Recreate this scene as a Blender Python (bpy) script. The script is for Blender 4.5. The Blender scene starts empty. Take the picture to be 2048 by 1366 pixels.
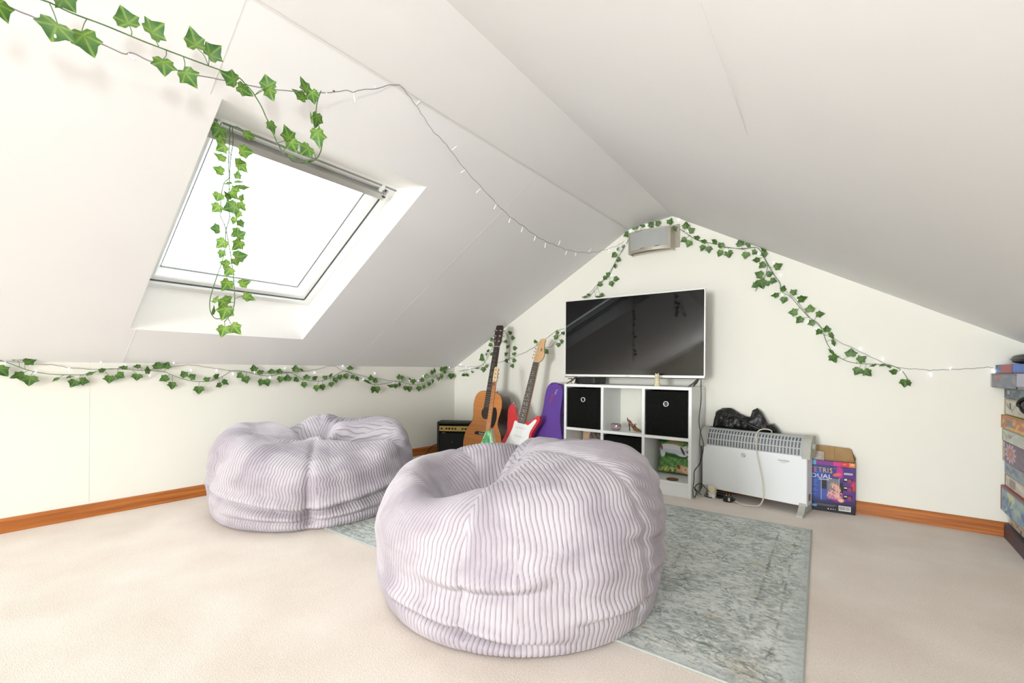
import bpy, bmesh, math, random
import numpy as np
from math import sin, cos, pi, atan, atan2, sqrt, radians
from mathutils import Vector, Matrix, Euler

SC = bpy.context.scene
COL = SC.collection
# ------------------------------------------------------------------ camera
F = 880.0; CU0 = 1024.0; HV = 741.0; H = 0.72; ROLL = 0.007
PSI = atan(696 / 880.0)
O = Vector((0, 0, H))
R0 = Vector((cos(PSI), sin(PSI), 0)); W0 = Vector((-sin(PSI), cos(PSI), 0)); U0 = Vector((0, 0, 1))
CR = R0 * cos(ROLL) + U0 * sin(ROLL); CUP = -R0 * sin(ROLL) + U0 * cos(ROLL)
cam_d = bpy.data.cameras.new('camera'); cam = bpy.data.objects.new('camera', cam_d); COL.objects.link(cam)
cam_d.sensor_width = 36; cam_d.sensor_fit = 'HORIZONTAL'; cam_d.lens = 36 * F / 2048
cam_d.shift_y = (HV - 683) / 2048; cam_d.clip_start = 0.02
m = Matrix.Identity(4)
for i in range(3):
    m[i][0] = CR[i]; m[i][1] = CUP[i]; m[i][2] = -W0[i]; m[i][3] = O[i]
cam.matrix_world = m
SC.camera = cam
# ------------------------------------------------------------------ sky, flash, fill light, exposure
SC.view_settings.view_transform = 'Standard'; SC.view_settings.look = 'None'
SC.view_settings.gamma = 1; SC.view_settings.use_curve_mapping = False
SC.view_settings.exposure = 0.10
wd = bpy.data.worlds.new('overcast_sky'); SC.world = wd; wd.use_nodes = True
bg = wd.node_tree.nodes['Background']; bg.inputs[0].default_value = (0.93, 0.97, 1.0, 1); bg.inputs[1].default_value = 5.2

def area(name, loc, target, size, power, color=(1, 1, 1)):
    d = bpy.data.lights.new(name, 'AREA'); d.size = size; d.energy = power; d.color = color
    o = bpy.data.objects.new(name, d); COL.objects.link(o)
    o.location = loc
    o.rotation_euler = (Vector(target) - Vector(loc)).to_track_quat('-Z', 'Y').to_euler()
    return o
area('flash_lamp', (0.10, -0.10, 0.98), (-1.3, 1.25, 1.45), 0.09, 8.5, (0.93, 0.965, 1.0))
area('rear_fill_light', (-0.55, -5.5, 0.75), (-0.95, 1.2, 1.05), 1.1, 235.0, (0.905, 0.955, 1.0))  # unseen fill light added far behind the camera to even out the room

# ------------------------------------------------------------------ helpers
def px_ray(u, v): return CR * ((u - CU0) / F) + W0 + CUP * ((HV - v) / F)
def hit(u, v, n, p):
    n = Vector(n); d = px_ray(u, v)
    return O + d * (n.dot(Vector(p) - O) / n.dot(d))
def hx(u, v, x): return hit(u, v, (1, 0, 0), (x, 0, 0))
def hy(u, v, y): return hit(u, v, (0, 1, 0), (0, y, 0))
def hz(u, v, z): return hit(u, v, (0, 0, 1), (0, 0, z))
GN = Vector((-0.0155, 1, 0)).normalized()
def gable(u, v, off=0): return hit(u, v, GN, Vector((0, 2.88, 0)) - GN * off)
def gy(x): return 2.88 + 0.0155 * x

def lin(c):
    return tuple(((x / 255) / 12.92 if x / 255 <= 0.04045 else ((x / 255 + 0.055) / 1.055) ** 2.4) for x in c)
def lin4(c): return lin(c) + (1.0,)

MATS = {}
def mat(name, rgb, rough=0.6, metal=0.0, emit=None, estr=0, trans=0, noise=0, nscale=20, bump=0, bscale=200, spec=0.5, alpha=1, sheen=0, coat=0):
    """a plain procedural material; noise = brightness mottling, bump = fine relief"""
    if name in MATS: return MATS[name]
    M = bpy.data.materials.new(name); M.use_nodes = True; nt = M.node_tree; b = nt.nodes['Principled BSDF']
    b.inputs['Base Color'].default_value = lin4(rgb); b.inputs['Roughness'].default_value = rough
    b.inputs['Metallic'].default_value = metal; b.inputs['Specular IOR Level'].default_value = spec
    b.inputs['Transmission Weight'].default_value = trans; b.inputs['Alpha'].default_value = alpha
    b.inputs['Sheen Weight'].default_value = sheen; b.inputs['Coat Weight'].default_value = coat
    if emit: b.inputs['Emission Color'].default_value = lin4(emit); b.inputs['Emission Strength'].default_value = estr
    tc = nt.nodes.new('ShaderNodeTexCoord')
    if noise:
        n = nt.nodes.new('ShaderNodeTexNoise'); n.inputs['Scale'].default_value = nscale; n.inputs['Detail'].default_value = 5
        nt.links.new(tc.outputs['Object'], n.inputs['Vector'])
        r = nt.nodes.new('ShaderNodeMapRange'); r.inputs['From Min'].default_value = 0.3; r.inputs['From Max'].default_value = 0.7
        r.inputs['To Min'].default_value = 1 - noise; r.inputs['To Max'].default_value = 1 + noise * 0.5
        nt.links.new(n.outputs['Fac'], r.inputs['Value'])
        mx = nt.nodes.new('ShaderNodeVectorMath'); mx.operation = 'SCALE'; mx.inputs[0].default_value = lin(rgb)
        nt.links.new(r.outputs[0], mx.inputs['Scale']); nt.links.new(mx.outputs[0], b.inputs['Base Color'])
    if bump:
        n = nt.nodes.new('ShaderNodeTexNoise'); n.inputs['Scale'].default_value = bscale; n.inputs['Detail'].default_value = 4
        nt.links.new(tc.outputs['Object'], n.inputs['Vector'])
        bp = nt.nodes.new('ShaderNodeBump'); bp.inputs['Strength'].default_value = bump; bp.inputs['Distance'].default_value = 0.004
        nt.links.new(n.outputs['Fac'], bp.inputs['Height']); nt.links.new(bp.outputs[0], b.inputs['Normal'])
    MATS[name] = M
    return M

def print_mat(name, rough=0.45, attr='Col'):
    if name in MATS: return MATS[name]
    M = bpy.data.materials.new(name); M.use_nodes = True; nt = M.node_tree; b = nt.nodes['Principled BSDF']
    a = nt.nodes.new('ShaderNodeAttribute'); a.attribute_name = attr
    nt.links.new(a.outputs['Color'], b.inputs['Base Color']); b.inputs['Roughness'].default_value = rough
    MATS[name] = M
    return M

def link(name, me, mt=None, parent=None, smooth=False):
    if mt is not None and not me.materials: me.materials.append(mt)
    if smooth: me.polygons.foreach_set('use_smooth', [True] * len(me.polygons))
    o = bpy.data.objects.new(name, me); COL.objects.link(o)
    if parent is not None: o.parent = parent
    return o
def mesh(name, verts, faces, mt=None, parent=None, smooth=False):
    me = bpy.data.meshes.new(name); me.from_pydata([tuple(v) for v in verts], [], faces); me.update()
    return link(name, me, mt, parent, smooth)
def from_bm(name, bm, mt=None, parent=None, smooth=False):
    me = bpy.data.meshes.new(name); bmesh.ops.recalc_face_normals(bm, faces=bm.faces[:]); bm.to_mesh(me); bm.free()
    return link(name, me, mt, parent, smooth)
def box_to(bm, c, s, bev=0.0, seg=2, M=None):
    """box centred at c with full size s"""
    t = bmesh.new(); bmesh.ops.create_cube(t, size=1)
    for v in t.verts: v.co = Vector((v.co.x * s[0], v.co.y * s[1], v.co.z * s[2]))
    if bev: bmesh.ops.bevel(t, geom=t.edges[:], offset=bev, segments=seg, affect='EDGES', profile=0.5)
    for v in t.verts:
        v.co += Vector(c)
        if M is not None: v.co = M @ v.co
    me = bpy.data.meshes.new('tmp'); t.to_mesh(me); t.free(); bm.from_mesh(me); bpy.data.meshes.remove(me)
def box(name, c, s, mt, parent=None, bev=0.0, seg=2, M=None, smooth=False):
    bm = bmesh.new(); box_to(bm, c, s, bev, seg, M); return from_bm(name, bm, mt, parent, smooth)
def tube_to(bm, pts, r, n=8, cap=True, closed=False):
    pts = [Vector(p) for p in pts]; rings = []; N = len(pts)
    rr = r if hasattr(r, '__len__') else [r] * N
    prev = None
    for i, p in enumerate(pts):
        if closed: t = pts[(i + 1) % N] - pts[(i - 1) % N]
        else: t = pts[min(i + 1, N - 1)] - pts[max(i - 1, 0)]
        if t.length < 1e-9: t = Vector((0, 0, 1))
        t.normalize()
        if prev is None:
            a = t.orthogonal().normalized()
        else:
            a = prev - t * prev.dot(t)
            if a.length < 1e-6: a = t.orthogonal()
            a.normalize()
        prev = a; b = t.cross(a)
        rings.append([bm.verts.new(p + (a * cos(2 * pi * k / n) + b * sin(2 * pi * k / n)) * rr[i]) for k in range(n)])
    for i in range(N if closed else N - 1):
        A = rings[i]; B = rings[(i + 1) % N]
        for k in range(n): bm.faces.new((A[k], A[(k + 1) % n], B[(k + 1) % n], B[k]))
    if cap and not closed:
        bm.faces.new(rings[0]); bm.faces.new(rings[-1])
def tube(name, pts, r, mt, parent=None, n=8, closed=False):
    bm = bmesh.new(); tube_to(bm, pts, r, n, True, closed); return from_bm(name, bm, mt, parent, True)
def lathe_to(bm, prof, n=24, M=None):
    """prof = [(r, z)]; surface of revolution about z"""
    M = M or Matrix.Identity(4); rings = []
    for r, z in prof:
        if r < 1e-6: rings.append([bm.verts.new(M @ Vector((0, 0, z)))])
        else: rings.append([bm.verts.new(M @ Vector((r * cos(2 * pi * k / n), r * sin(2 * pi * k / n), z))) for k in range(n)])
    for A, B in zip(rings[:-1], rings[1:]):
        for k in range(n):
            k2 = (k + 1) % n
            if len(A) == 1 and len(B) == 1: continue
            if len(A) == 1: bm.faces.new((A[0], B[k], B[k2]))
            elif len(B) == 1: bm.faces.new((A[k], A[k2], B[0]))
            else: bm.faces.new((A[k], A[k2], B[k2], B[k]))
def lathe(name, prof, mt, parent=None, n=24, M=None, smooth=True):
    bm = bmesh.new(); lathe_to(bm, prof, n, M); return from_bm(name, bm, mt, parent, smooth)
def prism_to(bm, outline, y0, y1, bev=0.0):
    """outline = [(x, z)], extruded along y"""
    a = [bm.verts.new((x, y0, z)) for x, z in outline]; b = [bm.verts.new((x, y1, z)) for x, z in outline]
    n = len(a); f = [bm.faces.new(a), bm.faces.new(b[::-1])]
    for k in range(n): bm.faces.new((a[k], b[k], b[(k + 1) % n], a[(k + 1) % n]))
    return f
def prism(name, outline, y0, y1, mt, parent=None, bev=0.0, M=None, smooth=False):
    bm = bmesh.new(); f = prism_to(bm, outline, y0, y1)
    if bev:
        ed = [e for ff in f for e in ff.edges]
        bmesh.ops.bevel(bm, geom=ed, offset=bev, segments=3, affect='EDGES', profile=0.5)
    if M is not None:
        for v in bm.verts: v.co = M @ v.co
    o = from_bm(name, bm, mt, parent)
    if smooth:
        for p in o.data.polygons: p.use_smooth = len(p.vertices) < 5
    return o
def spline(pts, n=8, closed=False):
    """Catmull-Rom through points of any dimension"""
    P = [np.array(p, float) for p in pts]; N = len(P); out = []
    rng = range(N) if closed else range(N - 1)
    for i in rng:
        if closed: p0, p1, p2, p3 = P[i - 1], P[i], P[(i + 1) % N], P[(i + 2) % N]
        else: p0, p1, p2, p3 = P[max(i - 1, 0)], P[i], P[i + 1], P[min(i + 2, N - 1)]
        for k in range(n):
            t = k / n
            out.append(0.5 * ((2 * p1) + (-p0 + p2) * t + (2 * p0 - 5 * p1 + 4 * p2 - p3) * t * t + (-p0 + 3 * p1 - 3 * p2 + p3) * t ** 3))
    if not closed: out.append(P[-1])
    return [tuple(p) for p in out]
def thing(name, label, cat, loc=(0, 0, 0), rot=(0, 0, 0), group=None):
    o = bpy.data.objects.new(name, None); COL.objects.link(o); o.empty_display_size = 0.05
    o.location = loc; o.rotation_euler = rot; return tag(o, label, cat, group)
def tag(o, label, cat, group=None, kind=None):
    o['label'] = label; o['category'] = cat
    if group: o['group'] = group
    if kind: o['kind'] = kind
    return o
def struct(o): o['kind'] = 'structure'; return o
def text(name, body, size, loc, mt, parent, rot=(pi / 2, 0, 0), ext=0.0004, xs=1.0, shear=0.0, align='CENTER'):
    c = bpy.data.curves.new('tmp', 'FONT'); c.body = body; c.size = size; c.extrude = ext; c.align_x = align; c.align_y = 'CENTER'; c.shear = shear
    c.resolution_u = 2
    t = bpy.data.objects.new('tmp', c); COL.objects.link(t)
    bpy.context.view_layer.update()
    me = bpy.data.meshes.new_from_object(t.evaluated_get(bpy.context.evaluated_depsgraph_get()))
    bpy.data.objects.remove(t); bpy.data.curves.remove(c)
    for v in me.vertices: v.co.x *= xs
    me.materials.clear(); o = link(name, me, mt, parent); o.location = loc; o.rotation_euler = rot
    return o
def painted(name, w, h, fn, mt, parent, nx=48, nz=24, fold=None):
    """flat print: a fine grid in the local x-z plane facing -y whose colours come from fn(u, v) -> rgb 0..255"""
    u, v = np.meshgrid(np.linspace(0, 1, nx + 1), np.linspace(0, 1, nz + 1))
    uf = u.ravel(); vf = v.ravel()
    co = np.stack([uf * w, np.zeros_like(uf), vf * h], 1)
    if fold is not None: co = fold(uf, vf, co)
    i = np.arange(nx * nz); a = (i // nx) * (nx + 1) + i % nx
    faces = np.stack([a, a + 1, a + nx + 2, a + nx + 1], 1)
    me = bpy.data.meshes.new(name); me.from_pydata(co.tolist(), [], faces.tolist())
    c = np.clip(fn(uf, vf), 0, 255) / 255.0
    c = np.where(c <= 0.04045, c / 12.92, ((c + 0.055) / 1.055) ** 2.4)
    at = me.color_attributes.new('Col', 'FLOAT_COLOR', 'POINT')
    at.data.foreach_set('color', np.concatenate([c, np.ones((len(c), 1))], 1).astype(np.float32).ravel())
    me.update(); return link(name, me, mt, parent)
def snoise(x, y, seed=0, f=1.0, n=10):
    r = np.random.RandomState(seed); s = 0
    for k in range(n):
        a = r.uniform(0, 2 * pi); q = f * r.uniform(0.6, 2.2); s = s + np.sin(q * (x * cos(a) + y * sin(a)) * 2 * pi + r.uniform(0, 6.3))
    return s / sqrt(n)
def mixc(a, b, t):
    t = np.clip(t, 0, 1)[:, None]; return np.asarray(a) * (1 - t) + np.asarray(b) * t

# ------------------------------------------------------------------ materials of the room
def wall_mat(name, rgb, seams=None):
    M = mat(name, rgb, rough=0.85, noise=0.015, nscale=2.2, bump=0.12, bscale=9, spec=0.2)
    return M
M_WALL = wall_mat('cream_wall_paint', (241, 239, 228))
M_CEIL = wall_mat('white_ceiling_paint', (245, 244, 243))
M_GLOSS = mat('white_gloss_paint', (240, 241, 238), rough=0.35)

def carpet_mat():
    M = bpy.data.materials.new('beige_carpet'); M.use_nodes = True; nt = M.node_tree; b = nt.nodes['Principled BSDF']
    tc = nt.nodes.new('ShaderNodeTexCoord')
    n1 = nt.nodes.new('ShaderNodeTexNoise'); n1.inputs['Scale'].default_value = 260; n1.inputs['Detail'].default_value = 3
    n2 = nt.nodes.new('ShaderNodeTexNoise'); n2.inputs['Scale'].default_value = 3.5; n2.inputs['Detail'].default_value = 6
    n3 = nt.nodes.new('ShaderNodeTexVoronoi'); n3.inputs['Scale'].default_value = 420
    for n in (n1, n2, n3): nt.links.new(tc.outputs['Object'], n.inputs['Vector'])
    ad = nt.nodes.new('ShaderNodeMath'); ad.operation = 'MULTIPLY_ADD'; ad.inputs[1].default_value = 0.55; nt.links.new(n1.outputs['Fac'], ad.inputs[0])
    m2 = nt.nodes.new('ShaderNodeMath'); m2.operation = 'MULTIPLY'; m2.inputs[1].default_value = 0.45; nt.links.new(n2.outputs['Fac'], m2.inputs[0]); nt.links.new(m2.outputs[0], ad.inputs[2])
    cr = nt.nodes.new('ShaderNodeValToRGB'); cr.color_ramp.elements[0].position = 0.3; cr.color_ramp.elements[0].color = lin4((216, 200, 185))
    cr.color_ramp.elements[1].position = 0.68; cr.color_ramp.elements[1].color = lin4((246, 236, 225))
    nt.links.new(ad.outputs[0], cr.inputs[0]); nt.links.new(cr.outputs[0], b.inputs['Base Color'])
    b.inputs['Roughness'].default_value = 0.95; b.inputs['Specular IOR Level'].default_value = 0.1; b.inputs['Sheen Weight'].default_value = 0.2
    bp = nt.nodes.new('ShaderNodeBump'); bp.inputs['Strength'].default_value = 0.4; bp.inputs['Distance'].default_value = 0.002
    nt.links.new(n3.outputs['Distance'], bp.inputs['Height']); nt.links.new(bp.outputs[0], b.inputs['Normal'])
    return M
def pine_mat(name='orange_pine', c0=(150, 80, 28), c1=(196, 120, 52)):
    M = bpy.data.materials.new(name); M.use_nodes = True; nt = M.node_tree; b = nt.nodes['Principled BSDF']
    tc = nt.nodes.new('ShaderNodeTexCoord'); mp = nt.nodes.new('ShaderNodeMapping'); mp.inputs['Scale'].default_value = (1.2, 1.2, 40)
    n = nt.nodes.new('ShaderNodeTexNoise'); n.inputs['Scale'].default_value = 3; n.inputs['Detail'].default_value = 6
    nt.links.new(tc.outputs['Object'], mp.inputs[0]); nt.links.new(mp.outputs[0], n.inputs['Vector'])
    cr = nt.nodes.new('ShaderNodeValToRGB'); cr.color_ramp.elements[0].position = 0.32; cr.color_ramp.elements[0].color = lin4(c0)
    cr.color_ramp.elements[1].position = 0.68; cr.color_ramp.elements[1].color = lin4(c1)
    nt.links.new(n.outputs['Fac'], cr.inputs[0]); nt.links.new(cr.outputs[0], b.inputs['Base Color']); b.inputs['Roughness'].default_value = 0.35
    return M

# ------------------------------------------------------------------ room shell
XL = -2.912; ZK = 0.744; SL = 0.569; XR = 0.95; YB = -6.0
xc0 = -1.25; zc0 = ZK + SL * (xc0 - XL)                     # left edge of the flat strip
def gp(x, z): return (x, gy(x), z)
RZ = 1.722; RS = 0.574
xr_g = -0.953; xr_b = -0.66                                  # right edge of the flat strip, far and near
zR = RZ - RS * (XR - xr_g)
struct(mesh('floor', [(XL, YB, 0), (XR, YB, 0), gp(XR, 0), gp(XL, 0)], [(0, 1, 2, 3)], carpet_mat()))
struct(mesh('wall_left', [(XL, YB, 0), gp(XL, 0), gp(XL, ZK), (XL, YB, ZK)], [(0, 1, 2, 3)], M_WALL))
struct(mesh('wall_right', [(XR, YB, 0), gp(XR, 0), gp(XR, zR), (XR, YB, zR)], [(3, 2, 1, 0)], M_WALL))
prof = [(XL, 0), (XR, 0), (XR, zR), (xr_g, RZ), (xc0, zc0), (XL, ZK)]
struct(mesh('wall_far', [gp(x, z) for x, z in prof], [(0, 1, 2, 3, 4, 5)], M_WALL))
prof_b = [(XL, 0), (XR, 0), (XR, zR), (xr_b, RZ), (xc0, zc0), (XL, ZK)]
struct(mesh('wall_rear', [(x, YB, z) for x, z in prof_b], [(5, 4, 3, 2, 1, 0)], M_WALL))
ca = 1 / sqrt(1 + SL * SL); sa = SL * ca
E1 = Vector((ca, 0, sa)); NO = Vector((-sa, 0, ca))            # up the left slope, out through it
def sl(s, y, d=0): return Vector((XL, y, ZK)) + E1 * s + NO * d
S0, S1, Y0, Y1 = 0.313, 1.602, 0.497, 1.298                   # opening in the plaster
smax = (xc0 - XL) / ca
YF = gy(XL)
V = [sl(0, YB), sl(0, YF), sl(smax, gy(xc0)), sl(smax, YB),
     sl(S0, Y0), sl(S0, Y1), sl(S1, Y1), sl(S1, Y0), (xr_b, YB, RZ), gp(xr_g, RZ), (XR, YB, zR), gp(XR, zR)]
Fc = [(0, 1, 5, 4), (1, 2, 6, 5), (2, 3, 7, 6), (3, 0, 4, 7), (3, 2, 9, 8), (8, 9, 11, 10)]
ceil = struct(mesh('ceiling', V, Fc, M_CEIL))
# joints between the plasterboards: shallow raised tape seams
M_SEAM = mat('joint_filler', (236, 232, 227), rough=0.9)
def seam(a, b, n, w=0.0022, t=0.0006, parent=None):
    a = Vector(a); b = Vector(b); n = Vector(n).normalized(); d = (b - a).normalized(); s = d.cross(n) * w * 0.5
    mesh('joint', [a - s, a + s, b + s, b - s, a - s + n * t, a + s + n * t, b + s + n * t, b - s + n * t],
         [(0, 1, 2, 3), (4, 5, 6, 7), (0, 1, 5, 4), (1, 2, 6, 5), (2, 3, 7, 6), (3, 0, 4, 7)], M_SEAM, parent)
for yy in (0.465, 1.78): seam(sl(S1 if yy < 1.3 else 0, yy), sl(smax, yy), -NO, parent=ceil)
seam(sl(0, 0.52), sl(S0, 0.52), -NO, parent=ceil)
wl = bpy.data.objects['wall_left']
for yy in (0.40, 1.72): seam((XL, yy, 0.06), (XL, yy, ZK), (1, 0, 0), parent=wl)
nr = Vector((RS, 0, 1)).normalized()
seam(hit(1403, 5, nr, (-0.9, 1.6, RZ)), hit(1528, 365, nr, (-0.9, 1.6, RZ)), -nr, w=0.0012, t=0.0003, parent=ceil)
tr = struct(mesh('trim_1', [Vector((xc0 - .003, YB, zc0 - .004)), Vector((xc0 + .004, YB, zc0 - .0015)), Vector((xc0 + .004, gy(xc0), zc0 - .0015)), Vector((xc0 - .003, gy(xc0), zc0 - .004)),
     Vector((xc0, YB, zc0)), Vector((xc0, gy(xc0), zc0))], [(0, 1, 2, 3), (0, 3, 5, 4), (1, 4, 5, 2)], M_SEAM))
# skirting boards
M_PINE = pine_mat()
def skirting(name, a, b, n):
    a = Vector(a); b = Vector(b); n = Vector(n); prof = [(0, 0), (0.013, 0), (0.013, 0.052), (0.009, 0.060), (0.004, 0.0635), (0, 0.0635)]
    k = len(prof); vs = [p + n * d + U0 * z for p in (a, b) for d, z in prof]
    fs = [(i, (i + 1) % k, k + (i + 1) % k, k + i) for i in range(k)] + [tuple(range(k)), tuple(range(2 * k - 1, k - 1, -1))]
    return struct(mesh(name, vs, fs, M_PINE))
skirting('baseboard_left', (XL, YB, 0), (XL, YF, 0), (1, 0, 0))
skirting('baseboard_far', gp(XL, 0), gp(XR, 0), -GN)
skirting('baseboard_right', (XR, YB, 0), gp(XR, 0), (-1, 0, 0))

# ------------------------------------------------------------------ roof window
D = 0.139; T0, T1, Z0, Z1 = 0.466, 1.446, 0.494, 1.298
rv = struct(mesh('window_1', [sl(S0, Y0), sl(S0, Y1), sl(S1, Y1), sl(S1, Y0), sl(T0, Z0, D), sl(T0, Z1, D), sl(T1, Z1, D), sl(T1, Z0, D)],
     [(0, 4, 5, 1), (1, 5, 6, 2), (2, 6, 7, 3), (3, 7, 4, 0)], mat('window_reveal_paint', (243, 241, 236), rough=0.7)))
M_FRAME = mat('window_white_lacquer', (238, 239, 236), rough=0.3)
def ring(name, s0, s1, y0, y1, w, d0, d1, mt, parent, taper=0.0, bev=0.003):
    bm = bmesh.new()
    def q(s, y, d): return sl(s, y, d)
    o0 = [q(s0, y0, d0), q(s0, y1, d0), q(s1, y1, d0), q(s1, y0, d0)]
    i0 = [q(s0 + w, y0 + w, d0), q(s0 + w, y1 - w, d0), q(s1 - w, y1 - w, d0), q(s1 - w, y0 + w, d0)]
    w2 = w + taper
    o1 = [q(s0, y0, d1), q(s0, y1, d1), q(s1, y1, d1), q(s1, y0, d1)]
    i1 = [q(s0 + w2, y0 + w2, d1), q(s0 + w2, y1 - w2, d1), q(s1 - w2, y1 - w2, d1), q(s1 - w2, y0 + w2, d1)]
    L = [[bm.verts.new(v) for v in l] for l in (o0, i0, i1, o1)]
    for a in range(4):
        A = L[a]; B = L[(a + 1) % 4]
        for k in range(4): bm.faces.new((A[k], A[(k + 1) % 4], B[(k + 1) % 4], B[k]))
    if bev: bmesh.ops.bevel(bm, geom=bm.edges[:], offset=bev, segments=2, affect='EDGES')
    return from_bm(name, bm, mt, parent)
ring('window_frame', T0 - .004, T1 + .004, Z0 - .004, Z1 + .004, 0.036, D, D + 0.06, M_FRAME, rv)
ring('gasket', T0 + .031, T1 - .031, Z0 + .031, Z1 - .031, 0.0025, D + 0.012, D + 0.03, mat('dark_gasket', (112, 114, 112)), rv, bev=0)
sash = ring('sash', T0 + .036, T1 - .036, Z0 + .036, Z1 - .036, 0.030, D + 0.016, D + 0.062, M_FRAME, rv, taper=0.022)
ring('glazing_bead', T0 + .088, T1 - .088, Z0 + .088, Z1 - .088, 0.0025, D + 0.056, D + 0.062, mat('dark_gasket', (112, 114, 112)), sash, bev=0)
glass = bpy.data.materials.new('clear_glass'); glass.use_nodes = True
gn = glass.node_tree; gn.nodes.remove(gn.nodes['Principled BSDF'])
tb = gn.nodes.new('ShaderNodeBsdfTransparent'); tb.inputs[0].default_value = (0.96, 0.985, 0.98, 1); gb = gn.nodes.new('ShaderNodeBsdfGlossy'); gb.inputs['Roughness'].default_value = 0.02
fr = gn.nodes.new('ShaderNodeFresnel'); fr.inputs[0].default_value = 1.45; mxs = gn.nodes.new('ShaderNodeMixShader')
mxs.inputs[0].default_value = 0.05; gn.links.new(tb.outputs[0], mxs.inputs[1]); gn.links.new(gb.outputs[0], mxs.inputs[2]); gn.links.new(mxs.outputs[0], gn.nodes['Material Output'].inputs[0])
p0, p1, q0, q1 = T0 + .08, T1 - .08, Z0 + .08, Z1 - .08
mesh('pane', [sl(a, b, d) for d in (D + .060, D + .064) for a, b in ((p0, q0), (p0, q1), (p1, q1), (p1, q0))],
     [(0, 1, 2, 3), (7, 6, 5, 4), (0, 1, 5, 4), (1, 2, 6, 5), (2, 3, 7, 6), (3, 0, 4, 7)], glass, rv)
# ventilation bar across the head of the window
bmv = bmesh.new()
def sbox(bm, s0, s1, y0, y1, d0, d1, bev=0.002):
    M = Matrix((( E1.x, 0, NO.x, XL), (0, 1, 0, 0), (E1.z, 0, NO.z, ZK), (0, 0, 0, 1)))
    box_to(bm, ((s0 + s1) / 2, (y0 + y1) / 2, (d0 + d1) / 2), (s1 - s0, y1 - y0, d1 - d0), bev, 2, M)
sbox(bmv, T1 - .078, T1 - .046, Z0 + .02, Z1 - .045, D - 0.022, D + 0.012)
vb = from_bm('ventilation_bar', bmv, mat('grey_aluminium', (184, 182, 176), rough=0.45, metal=0.3), rv)
for yy in (Z0 + .024, Z1 - .049):
    b2 = bmesh.new(); sbox(b2, T1 - .080, T1 - .044, yy - .004, yy + .004, D - 0.024, D + 0.013); from_bm('end_cap', b2, mat('light_grey_plastic', (196, 195, 190), rough=0.5), vb)
b2 = bmesh.new(); sbox(b2, T1 - .060, T1 - .052, Z1 - .060, Z1 - .046, D - 0.0265, D - 0.0215, .0005); from_bm('badge', b2, mat('dark_badge', (60, 60, 62)), vb)
b2 = bmesh.new(); sbox(b2, T1 - .020, T1 - .012, Z0, Z1, D - 0.003, D + 0.003, .0005); from_bm('head_bead', b2, mat('grey_bead', (150, 146, 138), rough=0.6), rv)
b2 = bmesh.new()
for yy in (Z0 + .06, Z1 - .08): sbox(b2, T1 - .050, T1 - .010, yy, yy + .015, D - .010, D + .004)
from_bm('bar_bracket', b2, M_FRAME, rv)
# roof outside the opening: tile battens and flashing round the frame, so the pane does not hang in the air
ring('roof_flashing', T0 - .10, T1 + .10, Z0 - .10, Z1 + .10, 0.10, D + 0.062, D + 0.075, mat('grey_flashing', (90, 92, 95), rough=0.5, metal=0.5), rv, bev=0)
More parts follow.
